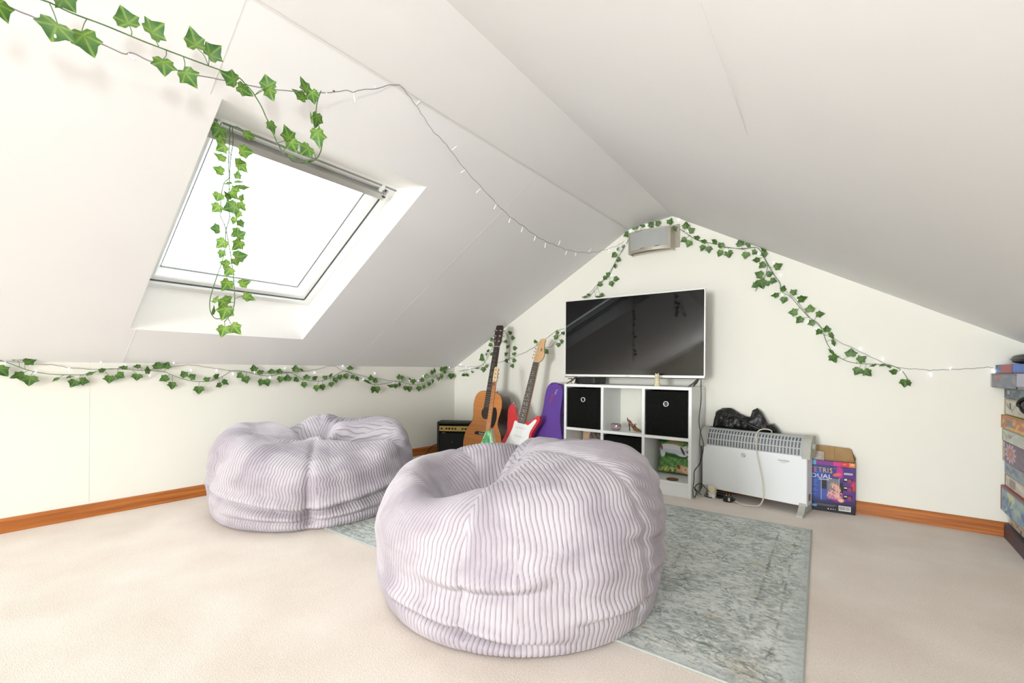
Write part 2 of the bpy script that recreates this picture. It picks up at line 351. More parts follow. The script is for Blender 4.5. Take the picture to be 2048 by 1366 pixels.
# ------------------------------------------------------------------ rug
def rug_mat():
    M = bpy.data.materials.new('distressed_rug'); M.use_nodes = True; nt = M.node_tree; b = nt.nodes['Principled BSDF']; L = nt.links.new
    tc = nt.nodes.new('ShaderNodeTexCoord')
    def noise(sc, det=5, vec=None, dist=0.0):
        n = nt.nodes.new('ShaderNodeTexNoise'); n.inputs['Scale'].default_value = sc; n.inputs['Detail'].default_value = det; n.inputs['Distortion'].default_value = dist
        L(vec or tc.outputs['Object'], n.inputs['Vector']); return n
    def mth(op, a, bb=None, c=None):
        n = nt.nodes.new('ShaderNodeMath'); n.operation = op
        for i, x in enumerate((a, bb, c)):
            if x is None: continue
            if isinstance(x, (int, float)): n.inputs[i].default_value = x
            else: L(x, n.inputs[i])
        return n.outputs[0]
    def mapr(x, a, b2, c=0.0, d=1.0):
        n = nt.nodes.new('ShaderNodeMapRange'); L(x, n.inputs[0]); n.inputs[1].default_value = a; n.inputs[2].default_value = b2; n.inputs[3].default_value = c; n.inputs[4].default_value = d; return n.outputs[0]
    def mix(f, a, bb):
        n = nt.nodes.new('ShaderNodeMix'); n.data_type = 'RGBA'; L(f, n.inputs[0])
        for i, x in ((6, a), (7, bb)):
            if isinstance(x, tuple): n.inputs[i].default_value = lin4(x)
            else: L(x, n.inputs[i])
        return n.outputs[2]
    # warped coordinates so that the motifs look hand woven
    wn = noise(9, 3); ws = nt.nodes.new('ShaderNodeVectorMath'); ws.operation = 'SCALE'; ws.inputs['Scale'].default_value = 0.055; L(wn.outputs['Color'], ws.inputs[0])
    wv = nt.nodes.new('ShaderNodeVectorMath'); wv.operation = 'ADD'; L(tc.outputs['Object'], wv.inputs[0]); L(ws.outputs[0], wv.inputs[1])
    mp = nt.nodes.new('ShaderNodeMapping'); mp.inputs['Scale'].default_value = (1.0, 1.5, 1); L(wv.outputs[0], mp.inputs[0])
    big = noise(5.5, 4); mid = noise(34, 7, mp.outputs[0], 0.4)
    ms = nt.nodes.new('ShaderNodeMapping'); ms.inputs['Scale'].default_value = (0.75, 1.7, 1); L(wv.outputs[0], ms.inputs[0]); streak = noise(40, 8, ms.outputs[0], 0.5)
    fine = noise(240, 2)
    t = mth('ADD', mth('MULTIPLY', big.outputs['Fac'], 0.45), mth('MULTIPLY', streak.outputs['Fac'], 0.55))
    base = mix(mapr(t, 0.42, 0.56), (172, 179, 174), (224, 228, 223))
    base = mix(mapr(mid.outputs['Fac'], 0.52, 0.62, 0, 0.75), base, (232, 233, 226))
    base = mix(mapr(noise(6.5, 2).outputs['Fac'], 0.58, 0.70, 0, 0.45), base, (200, 190, 168))
    # outlines of faded flowers and scrolls
    v1 = nt.nodes.new('ShaderNodeTexVoronoi'); v1.feature = 'DISTANCE_TO_EDGE'; v1.inputs['Scale'].default_value = 16; L(mp.outputs[0], v1.inputs['Vector'])
    v2 = nt.nodes.new('ShaderNodeTexVoronoi'); v2.feature = 'F1'; v2.inputs['Scale'].default_value = 9.0; L(mp.outputs[0], v2.inputs['Vector'])
    ringm = mth('ABSOLUTE', mth('SUBTRACT', mth('FRACT', mth('MULTIPLY', v2.outputs['Distance'], 3.3)), 0.5))
    l1 = mapr(v1.outputs['Distance'], 0.02, 0.055, 1.0, 0.0); l2 = mapr(ringm, 0.03, 0.10, 1.0, 0.0)
    worn = mapr(noise(15, 4).outputs['Fac'], 0.50, 0.60)
    lines = mth('MULTIPLY', mth('MAXIMUM', l1, l2), mth('MULTIPLY', worn, 0.62))
    base = mix(lines, base, (112, 119, 108))
    base = mix(mapr(noise(70, 5, mp.outputs[0]).outputs['Fac'], 0.56, 0.66, 0, 0.55), base, (118, 126, 116))
    base = mix(mapr(noise(62, 5, wv.outputs[0], 0.3).outputs['Fac'], 0.58, 0.66, 0, 0.6), base, (240, 240, 232))
    # border line running round the rug
    sp = nt.nodes.new('ShaderNodeSeparateXYZ'); L(tc.outputs['Object'], sp.inputs[0])
    ex = mth('SUBTRACT', 0.965, mth('ABSOLUTE', sp.outputs[0])); ey = mth('SUBTRACT', 0.655, mth('ABSOLUTE', sp.outputs[1]))
    e = mth('MINIMUM', ex, ey); ew = mth('ADD', e, mth('MULTIPLY', mth('SUBTRACT', mid.outputs['Fac'], 0.5), 0.01))
    ln = mth('MAXIMUM', mapr(mth('ABSOLUTE', mth('SUBTRACT', ew, 0.125)), 0.002, 0.006, 0.5, 0.0), mapr(mth('ABSOLUTE', mth('SUBTRACT', ew, 0.06)), 0.002, 0.005, 0.4, 0.0))
    base = mix(mth('MULTIPLY', ln, mapr(noise(12).outputs['Fac'], 0.42, 0.55)), base, (95, 104, 97))
    base = mix(mapr(e, 0.0, 0.05, 0.65, 0.0), base, (188, 197, 194))
    base = mix(mapr(fine.outputs['Fac'], 0.35, 0.65, 0.14, 0.0), base, (92, 100, 94))
    L(base, b.inputs['Base Color']); b.inputs['Roughness'].default_value = 0.95; b.inputs['Specular IOR Level'].default_value = 0.1
    bp = nt.nodes.new('ShaderNodeBump'); bp.inputs['Strength'].default_value = 0.4; bp.inputs['Distance'].default_value = 0.003
    L(fine.outputs['Fac'], bp.inputs['Height']); L(bp.outputs[0], b.inputs['Normal'])
    return M
c_fr = Vector((-0.171, 2.415)); c_nr = Vector((-0.094, 1.112)); c_nl = Vector((-2.02, 1.03)); c_fl = Vector((-2.10, 2.31))
ctr = (c_fr + c_nr + c_nl + c_fl) / 4; ang = atan2((c_nr - c_nl).y, (c_nr - c_nl).x)
rg = thing('rug', 'distressed grey green woven rug with faded floral pattern lying under the front beanbag', 'rug', (ctr.x, ctr.y, 0), (0, 0, ang))
def rloc(p): return Matrix.Rotation(-ang, 2) @ (p - ctr)
q4 = [rloc(p) for p in (c_nl, c_nr, c_fr, c_fl)]
bm = bmesh.new(); n1, n2 = 60, 40; grid = []
for k in range(n2 + 1):
    row = []
    for i in range(n1 + 1):
        a = i / n1; b_ = k / n2
        p = (q4[0] * (1 - a) + q4[1] * a) * (1 - b_) + (q4[3] * (1 - a) + q4[2] * a) * b_
        ed = min(a, 1 - a, b_, 1 - b_)
        row.append(bm.verts.new((p.x, p.y, 0.0065 + 0.0006 * sin(9 * a + 4 * b_))))
    grid.append(row)
for k in range(n2):
    for i in range(n1): bm.faces.new((grid[k][i], grid[k][i + 1], grid[k + 1][i + 1], grid[k + 1][i]))
from_bm('pile', bm, rug_mat(), rg, True)
bm = bmesh.new(); lp = [Vector((p.x, p.y, 0.0034)) for p in q4]
for a in range(4):
    A, B = lp[a], lp[(a + 1) % 4]; tube_to(bm, [A.lerp(B, t / 12) for t in range(13)], 0.0034, 8)
from_bm('bound_edge', bm, mat('rug_binding', (178, 182, 175), rough=0.9), rg, True)
mesh('backing', [Vector((p.x, p.y, z)) for z in (0.001, 0.0030) for p in q4], [(3, 2, 1, 0), (4, 5, 6, 7), (0, 1, 5, 4), (1, 2, 6, 5), (2, 3, 7, 6), (3, 0, 4, 7)], mat('rug_jute_backing', (205, 196, 176), rough=0.95), rg)

# ------------------------------------------------------------------ bean bags
def cord_mat():
    M = bpy.data.materials.new('lilac_cord'); M.use_nodes = True; nt = M.node_tree; b = nt.nodes['Principled BSDF']; L = nt.links.new
    tc = nt.nodes.new('ShaderNodeTexCoord')
    n1 = nt.nodes.new('ShaderNodeTexNoise'); n1.inputs['Scale'].default_value = 5; n1.inputs['Detail'].default_value = 7; n1.inputs['Distortion'].default_value = 0.7
    n2 = nt.nodes.new('ShaderNodeTexNoise'); n2.inputs['Scale'].default_value = 420; n2.inputs['Detail'].default_value = 2
    for n in (n1, n2): L(tc.outputs['Object'], n.inputs['Vector'])
    cr = nt.nodes.new('ShaderNodeValToRGB'); e = cr.color_ramp.elements
    e[0].position = 0.40; e[0].color = lin4((169, 161, 168)); e[1].position = 0.58; e[1].color = lin4((192, 185, 190))
    L(n1.outputs['Fac'], cr.inputs[0])
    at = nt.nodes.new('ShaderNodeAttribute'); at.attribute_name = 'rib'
    mx = nt.nodes.new('ShaderNodeMix'); mx.data_type = 'RGBA'; L(at.outputs['Fac'], mx.inputs[0]); mx.inputs[6].default_value = lin4((118, 107, 118)); L(cr.outputs[0], mx.inputs[7])  # shade between the ribs is put into the colour: darker grooves
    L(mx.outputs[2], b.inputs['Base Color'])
    b.inputs['Roughness'].default_value = 0.9; b.inputs['Sheen Weight'].default_value = 0.15; b.inputs['Sheen Roughness'].default_value = 0.4; b.inputs['Specular IOR Level'].default_value = 0.15
    bp = nt.nodes.new('ShaderNodeBump'); bp.inputs['Strength'].default_value = 0.35; bp.inputs['Distance'].default_value = 0.0015
    L(n2.outputs['Fac'], bp.inputs['Height']); L(bp.outputs[0], b.inputs['Normal'])
    return M
M_CORD = cord_mat()
def sstep(x, a, b):
    t = np.clip((x - a) / (b - a), 0, 1); return t * t * (3 - 2 * t)
def bean_bag(label, cx, cy, deform, offset, npan=6, NT=1500, NV=270, rmul=1.0, zmul=1.0, pitch=0.0136, amp=0.0029, seams=()):
    root = thing('beanbag', label, 'beanbag', (cx, cy, 0), group='lilac cord beanbags')
    prof = [(0, .0), (.20, .0), (.37, .0), (.452, .007), (.476, .034), (.485, .10), (.488, .17), (.486, .245), (.472, .315), (.436, .375), (.366, .418), (.26, .441), (.13, .452), (0.004, .454)]
    P = np.array(spline(prof, 20)); P[:, 1] = np.maximum(P[:, 1], 0)
    d = np.r_[0, np.cumsum(np.hypot(*np.diff(P, axis=0).T))]; t = np.linspace(0, 1, NV) * d[-1]
    # few rows under the bag, many on the visible side
    t = np.r_[np.linspace(0, 0.36, 8), np.linspace(0.36, d[-1], NV - 7)[1:]]; NV = len(t)
    r = np.interp(t, d, P[:, 0]) * rmul; z = np.interp(t, d, P[:, 1]) * zmul
    th = np.linspace(0, 2 * pi, NT, endpoint=False)
    TH, RR = np.meshgrid(th, r); _, ZZ = np.meshgrid(th, z); _, TT = np.meshgrid(th, t)
    # angle measured from the camera side of the bag: 0 = towards camera, + = to the right
    f = np.array([cx, cy]) / np.hypot(cx, cy); rt = np.array([f[1], -f[0]])
    X = RR * np.sin(TH); Y = -RR * np.cos(TH)                      # X right, Y away
    A = np.where(TH > pi, TH - 2 * pi, TH)
    # rib phase: ribs run parallel to the middle line of each sewn panel
    pw = 2 * pi / npan; k = np.floor((TH - offset) / pw); tc_ = (TH - offset) - (k + 0.5) * pw
    s_arc = RR * tc_
    X, Y, Z = deform(X, Y, ZZ, A, TT)
    Z = np.maximum(Z, 0.0)
    # seams pull the cloth in a little
    sd = (pw / 2 - np.abs(tc_)) * RR
    pull = 0.007 * np.exp(-(sd / 0.018) ** 2) * sstep(ZZ, 0.0, 0.05) * sstep(RR, 0.03, 0.12)
    def normals(X, Y, Z):
        Pn = np.stack([X, Y, Z], 2)
        du = np.roll(Pn, -1, 1) - np.roll(Pn, 1, 1); dv = np.gradient(Pn, axis=0)
        n = np.cross(du, dv); return n / (np.linalg.norm(n, axis=2, keepdims=True) + 1e-12)
    N = normals(X, Y, Z)
    wv = 0.0026 * snoise(TH * 1.6, TT * 8, 5, 1.0)
    rib = np.abs(np.sin(pi * (s_arc + wv) / pitch)); ribh = 1 - (1 - rib) ** 2.6
    fade = sstep(RR, 0.02, 0.07)
    disp = (ribh * amp * fade - pull)
    low = sstep(Z, 0.0, 0.004)
    X = X + N[..., 0] * disp; Y = Y + N[..., 1] * disp; Z = np.maximum(Z + N[..., 2] * disp * low, 0.0)
    wx = rt[0] * X + f[0] * Y; wy = rt[1] * X + f[1] * Y
    co = np.stack([wx, wy, Z], 2).reshape(-1, 3).astype(np.float32)
    i = np.arange(NV - 1)[:, None] * NT + np.arange(NT)[None, :]; j = np.arange(NV - 1)[:, None] * NT + (np.arange(NT)[None, :] + 1) % NT
    Fq = np.stack([i, j, j + NT, i + NT], 2).reshape(-1, 4)
    me = bpy.data.meshes.new('cord_cover'); me.vertices.add(len(co)); me.vertices.foreach_set('co', co.ravel())
    me.loops.add(Fq.size); me.loops.foreach_set('vertex_index', Fq.astype(np.int32).ravel())
    me.polygons.add(len(Fq)); me.polygons.foreach_set('loop_start', np.arange(0, Fq.size, 4, dtype=np.int32)); me.polygons.foreach_set('loop_total', np.full(len(Fq), 4, dtype=np.int32))
    me.update(calc_edges=True)
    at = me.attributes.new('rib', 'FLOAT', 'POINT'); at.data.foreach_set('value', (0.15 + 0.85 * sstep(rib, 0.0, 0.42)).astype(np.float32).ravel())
    me.polygons.foreach_set('use_smooth', [True] * len(Fq))
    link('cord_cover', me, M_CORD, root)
    return root
def gs(x, w): return np.exp(-(x / w) ** 2)

def deform_front(X, Y, Z, A, T):
    R = np.hypot(X, Y); top = sstep(Z, 0.20, 0.42)
    # the left shoulder hangs lower than the right one
    Z = Z * (1 + 0.10 * np.clip(X / 0.45, -1, 1) * sstep(Z, 0.1, 0.4) - 0.02)
    # hollow left by a sitter, open towards the back
    q = np.hypot((X + 0.165) / 0.155, (Y + 0.03) / 0.20)
    dz = -0.165 * np.exp(-q ** 3.2)
    u = (X + 0.02) * 0.60 + (Y - 0.22) * 0.80; v = -(X + 0.02) * 0.80 + (Y - 0.22) * 0.60
    dz += -0.105 * np.exp(-np.abs(u / 0.24) ** 3) * gs(v - 0.02, 0.055)
    # raised back lip and the ridge beside the hollow
    dz += 0.004 * gs(X + 0.19, 0.12) * gs(Y - 0.30, 0.10) + 0.030 * gs(X - 0.05, 0.05) * gs(Y - 0.28, 0.12)
    dz += 0.030 * gs(X + 0.34, 0.10) * gs(Y - 0.02, 0.2)
    dz += 0.012 * gs(X - 0.16, 0.18) * gs(Y - 0.02, 0.24) + 0.020 * sstep(X, 0.12, 0.40) - 0.045 * gs(X + 0.20, 0.16) * gs(Y + 0.22, 0.12)
    # creases fanning over the right dome
    for a0, w, am in ((0.55, 0.045, 0.020), (0.95, 0.05, 0.014), (1.35, 0.04, 0.016), (2.0, 0.06, 0.02)):
        px_, py_ = X - 0.08, Y - 0.10
        rr = np.hypot(px_, py_); aa = np.arctan2(py_, px_) - (a0 - 0.75)
        aa = (aa + pi) % (2 * pi) - pi
        dz += -am * np.exp(-(aa * rr / w) ** 2) * sstep(rr, 0.05, 0.14) * (1 - sstep(rr, 0.30, 0.42)) * (np.cos(aa) > 0)
    Z = Z + dz * top
    # cloth folds on the side: soft overhanging rolls
    s = 0
    def roll(zc, amp, w, a0, aw):
        """a crease following z = zc(A); the cloth above it bulges over it"""
        g = np.exp(-np.abs((A - a0) / aw) ** 4)
        return g * amp * (-1.0 * np.exp(-((Z - zc) / w) ** 2) + 0.75 * np.exp(-((Z - zc - 1.7 * w) / (1.3 * w)) ** 2))
    s = s + roll(0.185 - 0.03 * np.cos((A + 0.25) * 3.0) + 0.05 * (A + 0.35) ** 2, 0.020, 0.017, -0.20, 0.33)
    s = s + roll(0.045 + 0.055 * np.clip(-(A + 0.05), 0, 1) * 1.1, 0.026, 0.013, -0.38, 0.55)
    s = s + roll(0.078 + 0.02 * np.sin(A * 3), 0.012, 0.012, 0.60, 0.30) + roll(0.27 - 0.12 * (A - 0.7), 0.010, 0.018, 0.85, 0.28) + roll(0.16 - 0.10 * (A - 0.9), 0.009, 0.015, 1.0, 0.30)
    s = s + 0.012 * snoise(A * 0.55, Z * 1.3, 11, 1.0) * sstep(Z, 0.02, 0.1)
    s = s + 0.004 * snoise(A * 1.6, Z * 7, 12, 1.0) * sstep(Z, 0.02, 0.1) + 0.0035 * sstep(A, 0.5, 0.9) * (1 - sstep(A, 1.4, 2.0)) * np.sin(Z * 120 + 6 * A + 2 * snoise(A, Z * 3, 4))
    k = 1 + s / np.maximum(R, 0.12) * sstep(R, 0.1, 0.3)
    # slightly squarer at the right, flatter at the left foot
    k = k * (1 + 0.03 * np.cos(2 * (A - 0.6)) * sstep(Z, 0.02, 0.2)) * (1 - 0.04 * sstep(-A, 0.3, 1.4) * (1 - sstep(Z, 0.0, 0.22)))
    k = k * (1 - 0.04 * sstep(A, 0.5, 1.5) * (1 - sstep(Z, 0.0, 0.14)))
    return X * k, Y * k, Z
def deform_back(X, Y, Z, A, T):
    R = np.hypot(X, Y); top = sstep(Z, 0.18, 0.40)
    Z = Z * (0.90 + 0.02 * np.clip(X / 0.45, -1, 1))
    dz = 0.045 * gs(X + 0.00, 0.16) * gs(Y - 0.20, 0.16) + 0.060 * sstep(-X, 0.12, 0.42) + 0.065 * sstep(X, 0.15, 0.42)                          # the gathered peak at the back
    dz += -0.020 * gs(X + 0.12, 0.07) * gs(Y - 0.10, 0.2)
    dz += 0.02 * gs(X - 0.26, 0.12) * gs(Y - 0.1, 0.2)
    dz += -0.15 * np.exp(-np.hypot((X + 0.015) / 0.075, (Y - 0.00) / 0.10) ** 2.4)  # deep fold where it was sat on
    u = X - 0.16; v = Y + 0.10 + 0.22 * X
    dz += -0.100 * np.exp(-np.abs(u / 0.26) ** 4) * gs(v, 0.055) + 0.022 * np.exp(-np.abs(u / 0.26) ** 4) * gs(v + 0.10, 0.05)
    v2 = (X + 0.17) * 0.75 + (Y - 0.10) * 0.66; u2 = -(X + 0.17) * 0.66 + (Y - 0.10) * 0.75
    dz += -0.055 * gs(v2 - 0.05, 0.035) * np.exp(-np.abs(u2 / 0.15) ** 3) + 0.022 * gs(v2 + 0.03, 0.04) * np.exp(-np.abs(u2 / 0.15) ** 3)
    dz += -0.035 * gs((X - 0.10) * 0.8 - (Y - 0.16) * 0.6, 0.025) * gs(X - 0.12, 0.12)
    dz += 0.012 * snoise(X * 1.4, Y * 1.4, 31, 1.6)
    low = np.interp(X, [-0.45, -0.30, -0.15, -0.04, 0.05, 0.20, 0.36, 0.46], [0.0, 0.012, 0.035, 0.060, 0.078, 0.066, 0.050, 0.03])
    edge = -0.10 + 0.10 * np.clip(X, -0.3, 0.5) - 0.05 * gs(X, 0.06)
    dz += -low * sstep(-(Y - edge), 0.0, 0.05) - 0.050 * gs(Y - edge - 0.012, 0.022) * sstep(X, -0.42, -0.2)
    dz += -0.035 * gs(Y - edge - 0.13 - 0.25 * X, 0.022) * sstep(X, 0.06, 0.14) * (1 - sstep(X, 0.36, 0.44))
    Z = Z + dz * top
    def roll(zc, amp, w, a0, aw):
        g = np.exp(-np.abs((A - a0) / aw) ** 4)
        return g * amp * (-1.0 * np.exp(-((Z - zc) / w) ** 2) + 0.8 * np.exp(-((Z - zc - 1.8 * w) / (1.3 * w)) ** 2))
    V_ = np.abs(A + 0.08)
    s = roll(0.075 + 0.075 * np.clip(V_, 0, 1.1), 0.034, 0.017, -0.08, 1.05)
    s = s + roll(0.040 + 0.030 * np.clip(V_, 0, 1.1), 0.016, 0.012, -0.08, 0.8)
    s = s - 0.045 * gs(A + 0.08, 0.085) * gs(Z - 0.055, 0.045) - 0.009 * gs(A + 0.08, 0.05) * sstep(Z, 0.03, 0.1) * (1 - sstep(Z, 0.30, 0.4))
    s = s - 0.018 * gs(A + 1.15 - 0.8 * (Z - 0.2), 0.10) * sstep(Z, 0.08, 0.16)
    s = s + 0.012 * snoise(A * 0.6, Z * 1.6, 21, 1.0) * sstep(Z, 0.02, 0.1) + 0.004 * snoise(A * 1.8, Z * 8, 22, 1.0) * sstep(Z, 0.02, 0.1)
    k = 1 + s / np.maximum(R, 0.12) * sstep(R, 0.1, 0.3)
    return X * k, Y * k, Z
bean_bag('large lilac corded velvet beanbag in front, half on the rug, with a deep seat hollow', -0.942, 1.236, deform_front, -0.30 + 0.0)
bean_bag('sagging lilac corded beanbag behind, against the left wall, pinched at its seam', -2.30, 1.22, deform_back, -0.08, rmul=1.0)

# ------------------------------------------------------------------ ivy garlands and fairy lights
def leaf_mat(name, dark, light, edge, trans=0.25):
    M = bpy.data.materials.new(name); M.use_nodes = True; nt = M.node_tree; b = nt.nodes['Principled BSDF']; L = nt.links.new
    tc = nt.nodes.new('ShaderNodeTexCoord'); sp = nt.nodes.new('ShaderNodeSeparateXYZ'); L(tc.outputs['Object'], sp.inputs[0])
    def mth(op, a, bb=None):
        n = nt.nodes.new('ShaderNodeMath'); n.operation = op
        for i, x in enumerate((a, bb)):
            if x is None: continue
            if isinstance(x, (int, float)): n.inputs[i].default_value = x
            else: L(x, n.inputs[i])
        return n.outputs[0]
    ax = mth('ABSOLUTE', sp.outputs[0]); y = mth('SUBTRACT', sp.outputs[1], 0.12)
    an = mth('ARCTAN2', ax, y); r = mth('SQRT', mth('ADD', mth('MULTIPLY', ax, ax), mth('MULTIPLY', y, y)))
    ds = [mth('ABSOLUTE', mth('SUBTRACT', an, a)) for a in (0.0, 0.95, 1.9)]
    mn = mth('MINIMUM', mth('MINIMUM', ds[0], ds[1]), ds[2]); dd = mth('MULTIPLY', mn, r)
    mr = nt.nodes.new('ShaderNodeMapRange'); mr.inputs[1].default_value = 0.012; mr.inputs[2].default_value = 0.085; mr.inputs[3].default_value = 1; mr.inputs[4].default_value = 0; L(dd, mr.inputs[0])
    n = nt.nodes.new('ShaderNodeTexNoise'); n.inputs['Scale'].default_value = 4; n.inputs['Detail'].default_value = 4; L(tc.outputs['Object'], n.inputs['Vector'])
    fall = nt.nodes.new('ShaderNodeMapRange'); fall.inputs[1].default_value = 0.05; fall.inputs[2].default_value = 0.62; fall.inputs[3].default_value = 0.95; fall.inputs[4].default_value = 0.0; L(r, fall.inputs[0])
    f = mth('MULTIPLY', mth('MAXIMUM', mth('MULTIPLY', mr.outputs[0], 0.9), mth('MULTIPLY', fall.outputs[0], 0.55)), mth('ADD', n.outputs['Fac'], 0.35))
    mx = nt.nodes.new('ShaderNodeMix'); mx.data_type = 'RGBA'; L(f, mx.inputs[0]); mx.inputs[6].default_value = lin4(dark); mx.inputs[7].default_value = lin4(light)
    L(mx.outputs[2], b.inputs['Base Color']); b.inputs['Roughness'].default_value = 0.45
    t = nt.nodes.new('ShaderNodeBsdfTranslucent'); L(mx.outputs[2], t.inputs[0]); ms = nt.nodes.new('ShaderNodeMixShader'); ms.inputs[0].default_value = trans
    L(b.outputs[0], ms.inputs[1]); L(t.outputs[0], ms.inputs[2]); L(ms.outputs[0], nt.nodes['Material Output'].inputs[0])
    return M
LM = [leaf_mat('ivy_leaf_green', (54, 106, 38), (140, 172, 74), 0), leaf_mat('ivy_leaf_deep', (46, 92, 38), (118, 154, 66), 0), leaf_mat('ivy_leaf_pale', (78, 130, 50), (168, 192, 92), 0, 0.3)]
M_STEM = mat('ivy_stem_plastic', (84, 118, 66), rough=0.5)
def leaf_mesh(k, mt):
    rnd = random.Random(k)
    half = [(0.0, 0.0), (0.20, -0.10), (0.43, 0.02), (0.40, 0.20), (0.56, 0.42), (0.30, 0.56), (0.17, 0.78)]
    half = [(x * rnd.uniform(.92, 1.08), y + rnd.uniform(-.02, .02)) for x, y in half]; half[0] = (0, 0)
    out = half + [(0, 1.0)] + [(-x * rnd.uniform(.92, 1.08), y) for x, y in half[1:][::-1]]
    fold = rnd.uniform(0.10, 0.32); curl = rnd.uniform(-0.18, 0.30)
    def zz(x, y): return fold * abs(x) * 0.8 - curl * (y - 0.4) ** 2 - 0.12 * x * x
    vs = [(x, y, zz(x, y)) for x, y in out]; n = len(out)
    mid = [(0, 0.25), (0, 0.55)]; vs += [(x, y, zz(x, y) - 0.02) for x, y in mid]; m0, m1 = n, n + 1
    fs = []
    for i in range(n):
        j = (i + 1) % n; yc = (out[i][1] + out[j][1]) / 2
        fs.append((i, j, m1 if yc > 0.45 else m0))
    side = [m1 if (out[i][1] + out[(i + 1) % n][1]) / 2 > 0.45 else m0 for i in range(n)]
    for i in range(n):
        if side[i - 1] != side[i]: fs.append((i, side[i], side[i - 1]))
    me = bpy.data.meshes.new('leaf'); 
    me.from_pydata(vs, [], fs); me.materials.append(mt); me.update(); return me
LEAVES = [[leaf_mesh(10 * j + k, LM[j]) for k in range(5)] for j in range(3)]
RND = random.Random(3)
def wn_left(p): return Vector((1, 0, 0))
def px(z, pts):
    ox, oy, s = z; return [(ox + a / s, oy + b / s) for a, b in pts]
def pxl(z, rows):
    ox, oy, s = z; return [(ox + r[0] / s, oy + r[1] / s, ox + r[2] / s, oy + r[3] / s, r[4]) for r in rows]
def garland(label, surf, wallN, vines, leaves, kind=0, group=None, face=0.6, lift=0.012, lens=0.045):
    """vines: lists of picture points put on the surface surf(u, v, off); leaves: (stem end, tip, openness)"""
    first = surf(*vines[0][0], 0.01)
    root = thing('ivy_garland', label, 'garland', first, group=group or 'ivy garlands round the loft')
    bm = bmesh.new(); allp = []
    for vi, v in enumerate(vines):
        pts = [surf(a, b, 0.008 + 0.006 * (1 + sin(i * 1.7 + vi))) - first for i, (a, b) in enumerate(spline(v, 4))]
        tube_to(bm, pts, 0.0015, 5); allp += pts
    items = []
    for bx, by, tx, ty, w in leaves:
        B = surf(bx, by, 0.012 + RND.uniform(0, 0.008)); dep = (B - O).dot(W0)
        d = CR * ((tx - bx) / F * dep) - CUP * ((ty - by) / F * dep)
        toC = (O - B).normalized(); n = (toC * face + wallN * (1 - face)).normalized()
        d = d - toC * d.dot(toC)
        # put the blade into the plane with normal n while keeping its length sensible
        dl = d.length; d = d - n * (d.dot(n)); d = d.normalized() * min(max(dl * 1.02, lens * 0.62), lens * 1.35)
        ww = min(w, 1.25); tilt = math.acos(min(1, max(0.12, ww))) if w < 1 else 0
        y = d.normalized(); x = y.cross(n).normalized(); z = x.cross(y)
        sg = RND.choice((-1, 1)); Rm = Matrix.Rotation(sg * tilt + RND.uniform(-.12, .12), 3, y); x = Rm @ x; z = Rm @ z
        L_ = d.length; wd_ = max(L_, lens * 0.85) * (ww if w > 1 else 1.0)
        # keep clear of the wall behind
        lo = min((d).dot(wallN), -abs(x.dot(wallN)) * wd_ * 0.5 + d.dot(wallN) * 0.4, 0)
        B = B + wallN * max(0, -lo - 0.010)
        M = Matrix(((x.x * wd_, y.x * L_, z.x * L_, B.x - first.x), (x.y * wd_, y.y * L_, z.y * L_, B.y - first.y), (x.z * wd_, y.z * L_, z.z * L_, B.z - first.z), (0, 0, 0, 1)))
        kk = kind if RND.random() < 0.75 else RND.choice((0, 1, kind))
        lf = bpy.data.objects.new('leaf', LEAVES[kk][RND.randrange(5)]); COL.objects.link(lf); lf.parent = root; lf.matrix_local = M
        b0 = B - first; near = min(allp, key=lambda p: (p - b0).length)
        cand = [p for p in allp if (p - b0).length < (near - b0).length + 0.008]; q = RND.choice(cand)
        midp = (b0 + q) * 0.5 + Vector((RND.uniform(-.003, .003), RND.uniform(-.003, .003), RND.uniform(-.002, .004)))
        if (q - b0).length > 0.002: tube_to(bm, spline([q, midp, b0], 3), 0.0010, 4)
    from_bm('stem', bm, M_STEM, root, True)
    return root
M_WIRE = mat('clear_grey_wire', (150, 148, 146), rough=0.35)
M_BULB = mat('white_led', (250, 250, 255), rough=0.3, emit=(235, 236, 255), estr=2.2)
M_BULBOFF = mat('clear_led_sleeve', (238, 238, 240), rough=0.3)
